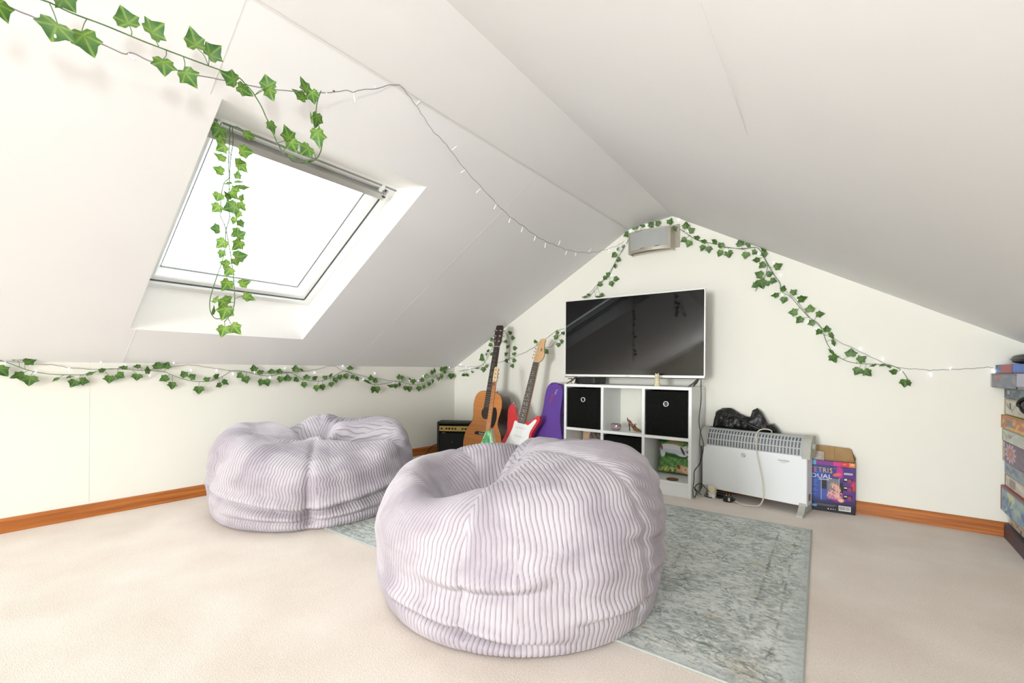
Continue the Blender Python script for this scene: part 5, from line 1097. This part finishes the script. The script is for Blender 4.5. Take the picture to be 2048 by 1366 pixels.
letters('DUAL', .030, .003, .181, (238, 238, 244), 1.15)
letters('TM', .004, .101, .226, (238, 238, 244), 1);
pl = box('barcode_panel', (.146, -.0010, .026), (.050, .0012, .026), mat('white_print', (236, 236, 232), rough=.4), tb_)
bm = bmesh.new(); rr = random.Random(5); x = .124
while x < .166: w = rr.choice((.0006, .001, .0014)); box_to(bm, (x, -.0018, .027), (w, .0006, .019), 0); x += w + rr.choice((.0007, .0011))
from_bm('bars', bm, M_PRT, pl)
bm = bmesh.new()
for k, x in enumerate((.078, .089, .098, .107)): lathe_to(bm, [(0, 0), (.0032 - .0004 * k, 0), (.0032 - .0004 * k, .0006), (0, .0006)], 6, Matrix.Translation((x, -.0006, .016)) @ Matrix.Rotation(pi / 2, 4, 'X'))
from_bm('safety_marks', bm, mat('white_print', (236, 236, 232), rough=.4), tb_)
# ------------------------------------------------------------------ board games stacked at the right
def gprint(seed, cols, blobs=7, side=None, title=None, tcol=(230, 225, 215), vf=6):
    r = np.random.RandomState(seed)
    marks = [(.12 + .05 * k, r.uniform(.3, .6), r.uniform(.008, .018), .16, r.uniform(-.3, .3), r.randint(len(cols))) for k in range(6)]
    B = [(r.uniform(0, 1), r.uniform(.1, .9), r.uniform(.02, .10), r.uniform(.08, .35), r.uniform(-.6, .6), r.randint(len(cols))) for _ in range(blobs)]
    def fn(u, v):
        c = mixc(cols[0], cols[1 % len(cols)], .5 + .5 * snoise(u * 1.5, v, seed, 1.6))
        for b in B: c = mixc(c, cols[b[5]], ell(u, v, *b[:5], .5))
        c = mixc(c, np.array(cols[0]) * .7, ((v < .05) | (v > .95)).astype(float) * .8)
        if side is not None: c = mixc(c, side, (u < .05).astype(float))
        if title:
            x0, x1, y0, y1 = title; m = ((u > x0) & (u < x1) & (v > y0) & (v < y1)); c = mixc(c, tcol, m.astype(float) * .9)
        for b in marks: c = mixc(c, np.array(cols[b[5]]) * .62, ell(u, v, *b[:5], .4) * .8)
        return c
    return fn
# (u_left, v_top, v_bottom, length, name, print)
GB = [
 (1990, 730, 748, .30, 'slim blue and red game box at the very top of the stack', (lambda u, v: mixc(gprint(1, [(70, 110, 180), (90, 140, 200), (40, 60, 110)], 5, (200, 196, 190))(u, v), (176, 70, 78), (u > .34).astype(float))), None),
 (1981, 747, 771, .40, 'wide grey blue game box with red lettering, second from the top', gprint(2, [(112, 122, 140), (138, 144, 156), (156, 150, 160)], 6, (216, 214, 208), (.16, .44, .45, .86), (176, 116, 110)), None),
 (2008.5, 775, 795, .40, 'dark blue game box with pale OBI lettering, third from the top', gprint(3, [(72, 84, 98), (110, 136, 156), (150, 170, 186)], 8, (66, 64, 70)), ('O BI', (226, 222, 214), .18, .55)),
 (2008.5, 796, 823, .40, 'cream game box with boxed TI lettering below the dark blue box', gprint(4, [(214, 210, 196), (196, 188, 168), (222, 220, 214)], 6, (186, 150, 120)), ('TI', (96, 84, 96), .24, .5)),
 (2002, 828, 853, .41, 'yellow and red game box in the upper middle of the stack', gprint(5, [(196, 106, 78), (222, 176, 70), (206, 140, 90)], 6, (178, 90, 70), (.22, .48, .2, .72), (120, 122, 140)), None),
 (2004, 855, 879, .41, 'pale grey game box with small coloured lettering under the yellow one', gprint(6, [(190, 196, 186), (204, 208, 198), (170, 182, 170)], 5, (160, 172, 140)), None),
 (2005, 880, 919, .41, 'deep purple game box printed with a large flower', None, None),
 (2009, 921, 944, .40, 'grey blue game box with orange lettering below the flower box', gprint(8, [(128, 142, 160), (150, 160, 172), (104, 122, 150)], 7, (140, 146, 160)), None),
 (2009, 945, 968, .40, 'white game box with brown ends in the lower middle of the stack', gprint(9, [(214, 208, 196), (200, 188, 172), (222, 218, 208)], 4, (150, 116, 90), (.2, .42, .15, .85), (150, 130, 126)), None),
 (2001, 968, 1007, .43, 'red ended game box with a blue painted scene jutting out of the stack', gprint(10, [(110, 150, 190), (170, 190, 170), (206, 206, 160), (80, 110, 160)], 9, (150, 72, 66)), None),
 (2016, 1020, 1045, .38, 'cream game box printed with a crowd of figures, second from the floor', gprint(11, [(206, 198, 176), (176, 132, 110), (104, 96, 92), (214, 190, 170)], 14, (200, 196, 180)), None),
 (2006, 1044, 1073, .43, 'dark game box with green end lying at the bottom on the floor', gprint(12, [(66, 58, 72), (104, 60, 66), (90, 100, 60)], 7, (52, 54, 70)), None)]
def flower(u, v):
    x = (u - .30) / .24; y = (v - .52) / .60; r = np.hypot(x, y); a = np.arctan2(y, x)
    c = mixc((96, 76, 100), (120, 100, 122), snoise(u, v, 3, 4) * .5 + .5); pet = .78 + .16 * np.cos(a * 11)
    c = mixc(c, (206, 180, 190), np.clip((pet - r) * 9, 0, 1)); c = mixc(c, (170, 110, 110), np.clip((.55 + .1 * np.cos(a * 11 + 1) - r) * 8, 0, 1)); c = mixc(c, (200, 130, 120), np.clip((.25 - r) * 8, 0, 1))
    c = mixc(c, (222, 216, 220), (np.sin((v + u * 2) * 60) > .2) * (u < .09)); c = mixc(c, (206, 180, 120), (u < .03).astype(float)); return mixc(c, (200, 150, 80), (u > .78).astype(float))
zprev = None; M_CARDG = mat('game_box_card', (120, 112, 110), rough=.6)
lids = [(86, 112, 170), (150, 150, 160), (84, 96, 110), (216, 212, 200), (220, 180, 72), (196, 200, 190), (110, 88, 112), (140, 150, 166), (206, 196, 182), (168, 84, 76), (206, 200, 182), (70, 64, 78)]
M_GP = print_mat('game_print', .45)
zs = []
for g in GB:
    a = gable(g[0], g[1]); b = gable(g[0], g[2]); zs.append([a.x, max(b.z, 0), a.z])
for i in range(len(zs) - 1, -1, -1):                               # rest every box on the one below
    z0 = 0.0 if i == len(zs) - 1 else zs[i + 1][2]
    zs[i][1] = z0 + .0006
for i, g in enumerate(GB):
    x, z0, z1 = zs[i]; h = z1 - z0; L_ = g[3]; wd_ = .27 + .012 * (i % 3)
    r_ = thing('board_game', g[4], 'board game', (x, gy(x) - .006 - (.018 if i > 9 else 0), z0), (0, 0, radians((-1, .6, 0, 1, -.5, 0, .8, -.6, .4, 0, .5, 0)[i] * .6)), 'board games stacked against the far wall')
    lid_m = mat('lid_colour_%d' % i, lids[i], rough=.5)
    # the long side faces the room's left; the print lies on that face
    hb_ = h * (.30 if i not in (0, 6) else .2)
    box('box_base', (wd_ / 2 + .0015, -L_ / 2, hb_ / 2), (wd_ - .003, L_ - .003, hb_), M_CARDG, r_, .0008)
    box('lid', (wd_ / 2, -L_ / 2, (h + hb_ * .6) / 2 - .0002), (wd_, L_, h - hb_ * .6), lid_m, r_, .0012)
    fnp = g[5] or flower
    p_ = painted('side_print', L_ - .002, h * .94, fnp, M_GP, r_, 72, 20); p_.rotation_euler = (0, 0, -pi / 2); p_.location = (-.0006, -.001, h * .03)
    if g[6]:
        tx = text('lettering', g[6][0], h * g[6][3], (-.0012, -L_ * g[6][2], h * .56), mat('letter_%d' % i, g[6][1], rough=.5), r_, rot=(pi / 2, 0, -pi / 2), xs=.8 if i != 1 else .7)
top = zs[0]
hat = thing('black_case', 'rounded black zipped case lying on top of the board game stack', 'case', (top[0] + .105, gy(.5) - .20, top[2] + .001))
bm = bmesh.new(); bmesh.ops.create_uvsphere(bm, u_segments=28, v_segments=14, radius=1)
for v in bm.verts: v.co = Vector((math.copysign(abs(v.co.x) ** .6, v.co.x) * .085, math.copysign(abs(v.co.y) ** .7, v.co.y) * .12, (math.copysign(abs(v.co.z) ** .55, v.co.z) + 1) * .021))
from_bm('shell', bm, mat('matt_black_shell', (40, 38, 36), rough=.45), hat, True)
bm = bmesh.new(); tube_to(bm, [(math.copysign(abs(cos(a)) ** .6, cos(a)) * .086, math.copysign(abs(sin(a)) ** .7, sin(a)) * .121, .021) for a in np.linspace(0, 2 * pi, 48, endpoint=False)], .0022, 6, False, True); from_bm('zip', bm, mat('zip_grey', (72, 70, 68), rough=.4), hat, True)
mp_ = hy(2041, 811, 2.555)
mk = thing('black_goggles', 'black goggles hanging from the right edge of the upper game boxes', 'goggles', mp_, (0, 0, radians(-60)))
bm = bmesh.new(); tube_to(bm, [(.040 * cos(a) * (1 if sin(a) > 0 else .72) + .03, 0, .030 * sin(a)) for a in np.linspace(0, 2 * pi, 28, endpoint=False)], .0062, 8, False, True); from_bm('frame', bm, M_BLK, mk, True)
lathe('lens', [(0, .004), (.026, .003), (.034, 0), (0, -.002)], mat('dark_lens', (28, 30, 34), rough=.1), mk, 24, Matrix.Translation((.03, 0, 0)) @ Matrix.Rotation(pi / 2, 4, 'X') @ Matrix.Scale(.8, 4, (0, 1, 0)))
tube('strap', spline([(.06, 0, .012), (.075, .02, .03), (.07, .05, .05), (.06, .08, .06)], 5), .004, M_BLK, mk, 6)

# ------------------------------------------------------------------ guitars
def spruce(): return pine_mat('spruce_top', (196, 122, 62), (214, 144, 80))
def outline_guitar(half, n=6):
    p = spline(half, n); return [(x, z) for x, z in p] + [(-x, z) for x, z in p[::-1][1:-1]]
ag = thing('acoustic_guitar', 'acoustic guitar with orange spruce top and black pickguard leaning in the left corner', 'guitar', (-2.300, 2.500, 0.004), (-.160, radians(3.2), radians(-1)))
gs_ = 1.0
half = [(0.0, .0), (.10, .006), (.175, .060), (.196, .150), (.182, .235), (.140, .300), (.131, .345), (.142, .410), (.146, .460), (.130, .520), (.085, .553), (0, .560)]
half = [(x * gs_, z * gs_) for x, z in half]
ol = outline_guitar(half)
M_DKW = mat('dark_mahogany', (62, 36, 28), rough=.25, noise=.3, nscale=12, coat=.5)
b_ = prism('body', ol, 0.001, .110, M_DKW, ag)
prism('soundboard', [(x * .995, z * .998 + .0006) for x, z in ol], -.0020, .0005, spruce(), ag)
bd = bmesh.new(); tube_to(bd, [(x, -.0005, z) for x, z in ol], .0022, 5, False, True); from_bm('binding', bd, mat('dark_binding', (70, 44, 34), rough=.4), ag, True)
zc = .390 * gs_; zbr = .225 * gs_; znut = .915 * gs_
RX = Matrix.Rotation(pi / 2, 4, 'X')
lathe('sound_hole', [(0, .0022), (.049, .0022), (.049, .0019)], mat('sound_hole_shadow', (58, 38, 28), rough=.8), ag, 36, Matrix.Translation((0, -.0003, zc)) @ RX)
bm = bmesh.new()
for r in (.053, .058): tube_to(bm, [(r * cos(a), -.0024, zc + r * sin(a)) for a in np.linspace(0, 2 * pi, 40, endpoint=False)], .0009, 4, False, True)
from_bm('rosette', bm, mat('cream_rosette', (210, 176, 120), rough=.4), ag)
pg = spline([(.045, .425), (.085, .442), (.108, .405), (.112, .350), (.098, .300), (.070, .272), (.048, .268), (.050, .300), (.058, .345), (.056, .395)], 4, True)
prism('pickguard', [(x * gs_, z * gs_) for x, z in pg], -.0042, -.0021, mat('black_pickguard', (22, 18, 18), rough=.15), ag)
br = prism('bridge', [(-.078, zbr - .010), (.078, zbr - .010), (.082, zbr + .004), (.060, zbr + .014), (-.060, zbr + .014), (-.082, zbr + .004)], -.011, -.0021, mat('ebony', (30, 22, 20), rough=.35), ag, .001)
box('saddle', (0, -.012, zbr + .004), (.072, .004, .004), mat('bone', (232, 228, 214), rough=.3), br)
bm = bmesh.new()
for k in range(6): lathe_to(bm, [(0, .003), (.0026, .0018), (.0026, 0)], 8, Matrix.Translation((-.026 + .0104 * k, -.011, zbr - .005)) @ RX)
from_bm('bridge_pins', bm, mat('bone', (232, 228, 214), rough=.3), br)
M_FRB = mat('dark_rosewood', (56, 44, 40), rough=.4, noise=.2, nscale=20)
fb0 = zc + .035
nk = prism('neck', [(-.027, .55 * gs_), (.027, .55 * gs_), (.0215, znut), (-.0215, znut)], -.006, .016, M_DKW, ag, .004)
fb = prism('fretboard', [(-.028, fb0), (.028, fb0), (.0215, znut), (-.0215, znut)], -.0110, -.0021, M_FRB, ag)
Msil = mat('nickel', (200, 198, 190), rough=.25, metal=.9)
def frets(z_nut, z_end, scale, w0, w1, y, par, n):
    bm = bmesh.new()
    for k in range(1, n + 1):
        z = z_nut - scale * (1 - 2 ** (-k / 12))
        if z < z_end: break
        t = (z_nut - z) / (z_nut - z_end); w = w0 + (w1 - w0) * t; tube_to(bm, [(-w, y, z), (w, y, z)], .0010, 4)
    return from_bm('frets', bm, Msil, par)
def inlays(z_nut, scale, y, par, m, ks=(3, 5, 7, 9, 15, 17, 19)):
    bm = bmesh.new()
    for k in ks:
        z = z_nut - scale * ((1 - 2 ** (-k / 12)) + (1 - 2 ** (-(k - 1) / 12))) / 2; lathe_to(bm, [(0, .0003), (.0032, .0002), (.0032, 0)], 10, Matrix.Translation((0, y, z)) @ RX)
    z = z_nut - scale * ((1 - 2 ** (-1)) + (1 - 2 ** (-11 / 12))) / 2
    for x in (-.011, .011): lathe_to(bm, [(0, .0003), (.0032, .0002), (.0032, 0)], 10, Matrix.Translation((x, y, z)) @ RX)
    return from_bm('inlay_dots', bm, m, par)
frets(znut, fb0, znut - zbr, .0215, .028, -.0112, fb, 20); inlays(znut, znut - zbr, -.0111, fb, mat('pearl', (236, 234, 226), rough=.25), (5, 7, 9))
box('nut', (0, -.009, znut + .002), (.043, .008, .004), mat('bone', (232, 228, 214), rough=.3), nk)
hdst = prism('headstock', [(-.0215, znut + .003), (.0215, znut + .003), (.034, znut + .035), (.037, znut + .105), (.034, znut + .162), (.026, znut + .172), (-.026, znut + .172), (-.034, znut + .162), (-.037, znut + .105), (-.034, znut + .035)], -.006, .010, mat('dark_headstock', (52, 34, 28), rough=.2, coat=.6), ag, .0015)
bm = bmesh.new()
for sx in (-1, 1):
    for k in range(3):
        z = znut + .045 + .042 * k; tube_to(bm, [(sx * .036, .004, z), (sx * .046, .004, z)], .0022, 6); box_to(bm, (sx * .052, .004, z), (.012, .006, .014), .002); lathe_to(bm, [(.005, 0), (.0045, .002), (.0022, .003), (.0022, .010), (0, .011)], 10, Matrix.Translation((sx * .021, -.006, z)) @ RX)
from_bm('tuning_pegs', bm, Msil, hdst)
bm = bmesh.new()
for k in range(6): tube_to(bm, [(-.026 + .0104 * k, -.0150, zbr + .004), (-.0175 + .007 * k, -.0148, znut + .002), ((-.021 if k < 3 else .021), -.011, znut + (.045 + .042 * (k if k < 3 else 5 - k)))], .00045, 4)
from_bm('strings', bm, Msil, ag)
lathe('strap_button', [(.004, 0), (.003, .006), (.006, .009), (0, .010)], M_BLK, ag, 12, Matrix.Translation((.03, .055, .560 * gs_)))

# red electric guitar
eg = thing('electric_guitar', 'red electric guitar with white pickguard and maple headstock leaning on the wall', 'guitar', (-1.950, 2.450, 0.006), (-.225, radians(7.8), radians(5)))
body = spline([(0, .0), (.085, .012), (.140, .070), (.150, .140), (.125, .205), (.105, .250), (.104, .300), (.122, .345), (.138, .390), (.136, .418), (.112, .424), (.080, .390), (.052, .362), (.030, .365), (-.030, .375), (-.050, .385), (-.070, .410), (-.092, .452), (-.118, .470), (-.134, .452), (-.136, .400), (-.118, .335), (-.108, .280), (-.116, .220), (-.146, .140), (-.142, .070), (-.085, .012)], 5, True)
M_RED = mat('gloss_red_lacquer', (206, 32, 38), rough=.15, coat=.6)
prism('body', body, .0, .042, M_RED, eg, .006, smooth=True)
pgd = spline([(.020, .100), (.070, .085), (.112, .105), (.128, .150), (.106, .205), (.086, .255), (.086, .300), (.102, .345), (.117, .388), (.100, .392), (.060, .345), (.030, .348), (-.030, .350), (-.058, .352), (-.062, .300), (-.075, .240), (-.090, .170), (-.060, .120), (-.020, .105)], 4, True)
pgo = prism('pickguard', pgd, -.0030, -.0001, mat('white_pickguard', (240, 240, 238), rough=.3), eg)
M_WP = mat('white_pickup_cover', (234, 233, 228), rough=.4)
for z, tl in ((.312, 0), (.250, 0), (.192, .2)):
    pk = box('pickup', (0, 0, 0), (.082, .006, .018), M_WP, eg, .0025, M=Matrix.Translation((0, -.006, z)) @ Matrix.Rotation(tl, 4, 'Y'))
    bm = bmesh.new()
    for k in range(6): lathe_to(bm, [(0, .0008), (.0022, .0005), (.0022, 0)], 8, Matrix.Translation((0, -.006, z)) @ Matrix.Rotation(tl, 4, 'Y') @ Matrix.Translation((-.026 + .0104 * k, -.003, 0)) @ RX)
    from_bm('pole_pieces', bm, Msil, pk)
eb = box('bridge', (0, -.005, .150), (.078, .008, .034), Msil, eg, .002)
bm = bmesh.new()
for k in range(6): box_to(bm, (-.026 + .0104 * k, -.0105, .153), (.0085, .004, .020), .001)
from_bm('saddles', bm, Msil, eb)
for x, z in ((.062, .150), (.088, .120), (.108, .160)): lathe('control_knob', [(.011, 0), (.009, .010), (.0, .011)], M_WP, eg, 16, Matrix.Translation((x - .006, -.003, z)) @ RX)
M_MAP = mat('maple', (218, 178, 128), rough=.3, noise=.06, nscale=15)
en = 0.803
ne = prism('neck', [(-.028, .345), (.028, .345), (.021, en), (-.021, en)], -.004, .018, M_MAP, eg, .004)
fe = prism('fretboard', [(-.0285, .345), (.0285, .345), (.0215, en), (-.0215, en)], -.0095, -.0041, mat('grey_rosewood', (84, 74, 68), rough=.45, noise=.2, nscale=20), eg)
frets(en, .350, .648, .0215, .0283, -.0097, fe, 21); inlays(en, .648, -.0096, fe, mat('pearl', (236, 234, 226), rough=.25))
box('nut', (0, -.0075, en + .0015), (.042, .006, .003), mat('bone', (232, 228, 214), rough=.3), ne)
hs = spline([(-.021, .805), (.021, .805), (.046, .835), (.050, .870), (.036, .915), (.030, .950), (.034, .975), (.018, .985), (-.008, .978), (-.016, .960), (-.022, .900), (-.026, .845)], 4, True)
ho = prism('headstock', hs, -.004, .010, M_MAP, eg, .0015)
bm = bmesh.new()
for k in range(6):
    z = .832 + .024 * k; x = -.028 + .0022 * k; tube_to(bm, [(x, .003, z), (x - .010, .003, z)], .0018, 6); box_to(bm, (x - .014, .003, z), (.010, .005, .011), .002); lathe_to(bm, [(.0045, 0), (.004, .002), (.002, .003), (.002, .009), (0, .010)], 10, Matrix.Translation((x + .014, -.004, z)) @ RX)
from_bm('tuning_pegs', bm, Msil, ho)
bm = bmesh.new(); box_to(bm, (.018, -.0044, .900), (.006, .0006, .026), .0002); box_to(bm, (.027, -.0044, .898), (.003, .0006, .018), .0002); from_bm('headstock_mark', bm, mat('brown_mark', (96, 70, 50)), ho)
bm = bmesh.new()
for k in range(6): tube_to(bm, [(-.026 + .0104 * k, -.0128, .155), (-.0175 + .007 * k, -.0118, en + .001), (-.014 + .0022 * k + .0, -.009, .832 + .024 * k)], .0004, 4)
from_bm('strings', bm, Msil, eg)
for x, z in ((-.118, .472), (0, -.0)): lathe('strap_button', [(.004, 0), (.003, .006), (.006, .009), (0, .010)], Msil, eg, 12, Matrix.Translation((x, .020, z - .001)) if z > .1 else Matrix.Translation((x, .020, -.001)) @ Matrix.Rotation(pi, 4, 'X') @ Matrix.Scale(.4, 4))

# three string stick dulcimer with painted triangular body
sd_ = thing('stick_dulcimer', 'slim stick dulcimer with green blue painted triangular body in front of the acoustic guitar', 'dulcimer', (-1.925, 2.125, 0.008), (-.45, radians(-6.5), radians(12)))
def marble(u, v):
    n = snoise(u * 1.6, v * 1.6, 14, 1.4) + .5 * snoise(u * 4, v * 4, 15, 1.5)
    c = mixc((64, 150, 96), (136, 206, 140), n * .5 + .5); c = mixc(c, (196, 232, 190), ((n > .9) * .7)); c = mixc(c, (36, 96, 70), ((np.abs(n + .3) < .1) * .7)); c = mixc(c, (30, 80, 140), np.clip((.42 - v) * 4 + n * .3, 0, 1)); return mixc(c, (206, 214, 220), np.clip((.16 - v) * 6 + .3 * n, 0, 1))
tri = [(-.125, 0), (.125, 0), (.016, .355), (-.016, .355)]
prism('body', tri, .0, .050, mat('pale_wood_edge', (216, 190, 150), rough=.4), sd_, .003)
def fold_tri(u, v, co):
    w = .122 * (1 - v) + .014 * v; co[:, 0] = (2 * u - 1) * w; co[:, 2] = .003 + v * .348; co[:, 1] = -.0012; return co
painted('painted_top', .25, .35, marble, print_mat('gloss_print', .25), sd_, 50, 60, fold_tri)
nks = prism('neck', [(-.0160, .335), (.0160, .335), (.0135, .700), (-.0135, .700)], -.0130, -.0015, pine_mat('orange_neck', (186, 118, 66), (206, 140, 86)), sd_, .002)
bm = bmesh.new()
for k in range(15):
    z = .68 - .335 * (1 - 2 ** (-k * .85 / 12)) / (1 - 2 ** (-14 * .85 / 12)); tube_to(bm, [(-.014, -.0135, z), (.014 if k % 3 else .002, -.0135, z)], .0011, 4)
from_bm('frets', bm, mat('dark_fret', (80, 56, 40), rough=.4), nks)
hsd = prism('headstock', spline([(-.014, .700), (.014, .700), (.019, .725), (.015, .740), (.019, .757), (.015, .772), (.019, .790), (.016, .812), (-.010, .818), (-.014, .790)], 3, True), -.014, -.001, mat('pale_maple', (226, 200, 156), rough=.35), sd_, .001)
bm = bmesh.new()
for k in range(3): lathe_to(bm, [(.0035, 0), (.003, .006), (0, .008)], 8, Matrix.Translation((.002, -.014, .730 + .030 * k)) @ RX); tube_to(bm, [(.017, -.007, .733 + .030 * k), (.026, -.007, .733 + .030 * k)], .0025, 6)
from_bm('tuning_pegs', bm, mat('brown_peg', (120, 84, 56), rough=.4), hsd)
tube('hanging_cord', spline([(.006, -.015, .700), (-.006, -.018, .685), (.010, -.018, .676), (-.008, -.016, .668)], 5), .0022, mat('purple_cord', (120, 70, 130), rough=.7), sd_, 6)
bm = bmesh.new()
for x in (-.006, 0, .006): tube_to(bm, [(x * 1.2, -.015, .13), (x, -.016, .70)], .0004, 4)
from_bm('strings', bm, Msil, sd_)

# purple case
cs = thing('instrument_case', 'purple padded instrument case with front pocket standing beside the shelf', 'case', (-1.775, 2.600, 0.003), (-.155, radians(4.5), radians(4)))
ch_ = [(0, 0), (.120, .004), (.148, .035), (.150, .120), (.128, .215), (.100, .300), (.078, .380), (.070, .460), (.070, .545), (.062, .600), (.036, .632), (0, .640)]
co_ = outline_guitar(ch_, 5)
M_PUR = mat('purple_nylon', (92, 52, 150), rough=.55, bump=.3, bscale=600, noise=.06, nscale=10); M_PUR2 = mat('deep_purple_piping', (54, 30, 92), rough=.5)
prism('shell', co_, 0, .085, M_PUR, cs, .012, smooth=True)
for y in (.004, .080):
    bm = bmesh.new(); tube_to(bm, [(x * 1.0, y, z) for x, z in co_], .0028, 6, False, True); from_bm('piping', bm, M_PUR2, cs, True)
pk = prism('front_pocket', outline_guitar([(0, .03), (.085, .035), (.105, .060), (.108, .150), (.092, .200), (.070, .222), (0, .226)], 4), -.018, .001, M_PUR, cs, .006, smooth=True)
bm = bmesh.new(); tube_to(bm, [(x, -.016, z) for x, z in spline([(-.098, .13), (-.092, .190), (-.066, .220), (0, .226), (.066, .220), (.092, .190), (.100, .10)], 5)], .0022, 6); from_bm('zip', bm, mat('zip_dark', (30, 20, 50), rough=.4), pk, True)
lathe('zip_stud', [(.004, 0), (.004, .002), (0, .003)], Msil, pk, 10, Matrix.Translation((.045, -.018, .158)) @ RX)
tube('carry_handle', spline([(.071, .03, .600), (.084, .035, .585), (.086, .035, .530), (.074, .04, .505)], 6), .0065, M_PUR2, cs, 8)
tube('side_strap', spline([(.080, .045, .470), (.096, .05, .45), (.085, .045, .42)], 4), .005, M_BLK, cs, 8)
box('side_buckle', (.122, .05, .285), (.014, .02, .05), M_BLK, cs, .003)
def scrawl(name, pts, mt_):
    tube(name, [(x, -.0008, z) for x, z in spline(pts, 5)], .0016, mt_, cs, 5)
scrawl('red_stitched_script', [(-.030, .490), (-.014, .497), (-.026, .505), (-.008, .510), (-.024, .520), (-.004, .524), (-.020, .534), (0, .540), (-.014, .548), (.006, .552)], mat('red_thread', (196, 70, 90), rough=.5))
scrawl('pale_stitched_mark', [(.004, .556), (.020, .562), (.006, .570), (.024, .576), (.012, .586), (.030, .590)], mat('pale_thread', (206, 196, 226), rough=.5))

# ------------------------------------------------------------------ amplifier
am = thing('guitar_amplifier', 'small black guitar amplifier with gold control panel in the left corner', 'amplifier', (-2.745, 2.475, 0.0), (0, 0, radians(33)))
AW, AH, AD = .285, .292, .135
M_TOL = mat('black_tolex', (36, 38, 32), rough=.6, bump=.4, bscale=500)
bm = bmesh.new()
for c, s in (((AW / 2, AD / 2, AH - .009), (AW, AD, .018)), ((AW / 2, AD / 2, .011), (AW, AD, .018)), ((.009, AD / 2, AH / 2), (.018, AD, AH - .004)), ((AW - .009, AD / 2, AH / 2), (.018, AD, AH - .004)), ((AW / 2, AD - .004, AH / 2), (AW - .02, .008, AH - .02))): box_to(bm, c, s, .006, 3)
from_bm('cabinet', bm, M_TOL, am, True)
box('speaker_grille', (AW / 2, .014, .108), (AW - .036, .010, .178), mat('black_grille_cloth', (24, 25, 25), rough=.8, bump=.5, bscale=700), am, .001)
pn = box('control_panel', (AW / 2, .012, .235), (AW - .036, .012, .042), mat('gold_panel', (206, 178, 98), rough=.35, metal=.3), am, .001)
bm = bmesh.new()
for k, x in enumerate((.038, .078, .102, .128, .154, .214, .238)): lathe_to(bm, [(.0085, 0), (.0075, .010), (.0, .011)], 16, Matrix.Translation((x, .006, .236)) @ RX)
from_bm('knobs', bm, M_BLK, pn, True)
lathe('input_socket', [(.005, 0), (.005, .003), (.002, .003)], Msil, pn, 12, Matrix.Translation((.060, .006, .231)) @ RX)
text('model_mark', 'V-10', .016, (.052, .0086, .200), mat('silver_mark', (196, 196, 196), rough=.4), am)
lathe('grille_badge', [(.004, 0), (.003, .002), (0, .0025)], mat('grey_mark', (110, 110, 112)), am, 12, Matrix.Translation((.125, .009, .125)) @ RX)
for x in (.04, AW - .04): lathe('rubber_foot', [(0, 0), (.010, 0), (.010, .003), (0, .003)], M_DARK, am, 12, Matrix.Translation((x, .04, 0)))
tube('corner', [(.003, .004, .006), (.003, .004, AH - .006)], .004, M_BLK, am, 6)
# lead of the amplifier
lp0 = hz(851, 912, .004)
al = thing('amplifier_cable', 'thin dark amplifier cable draped over the left skirting board', 'cable', lp0)
tube('cable', [Vector(q) - lp0 for q in spline([hz(900, 922, .004), hz(870, 914, .004), lp0, hz(853, 907, .012), hx(862, 895, XL + .030), hx(871, 889, XL + .034), hx(880, 888, XL + .05), Vector((-2.80, 2.60, .10))], 6)], .0032, mat('dark_brown_cable', (50, 26, 18), rough=.5), al, 7)
# crumpled clear packaging on the floor
cpk = hz(868, 914, 0)
pc = thing('clear_packaging', 'crumpled clear plastic packaging lying on the carpet beside the amplifier', 'packaging', (cpk.x + .05, cpk.y - .02, 0.001))
Pm = bpy.data.materials.new('clear_crumpled_plastic'); Pm.use_nodes = True; pb_ = Pm.node_tree.nodes['Principled BSDF']; pb_.inputs['Base Color'].default_value = lin4((214, 206, 198)); pb_.inputs['Roughness'].default_value = .12; pb_.inputs['Alpha'].default_value = .45
bm = bmesh.new(); bmesh.ops.create_icosphere(bm, subdivisions=4, radius=1); rr = random.Random(8)
from mathutils import noise as mn
for v in bm.verts:
    n = mn.noise(v.co * 2.6) * .5 + abs(mn.noise(v.co * 5.5)) * .4; v.co *= 1 + n * .45; v.co = Vector((v.co.x * .085, v.co.y * .065, max(v.co.z, -.35) * .026 + .010))
from_bm('film', bm, Pm, pc)
tg = bmesh.new(); box_to(tg, (.03, .0, .012), (.05, .035, .004), .001); from_bm('card_insert', tg, mat('pinkish_card', (176, 150, 140), rough=.6), pc)
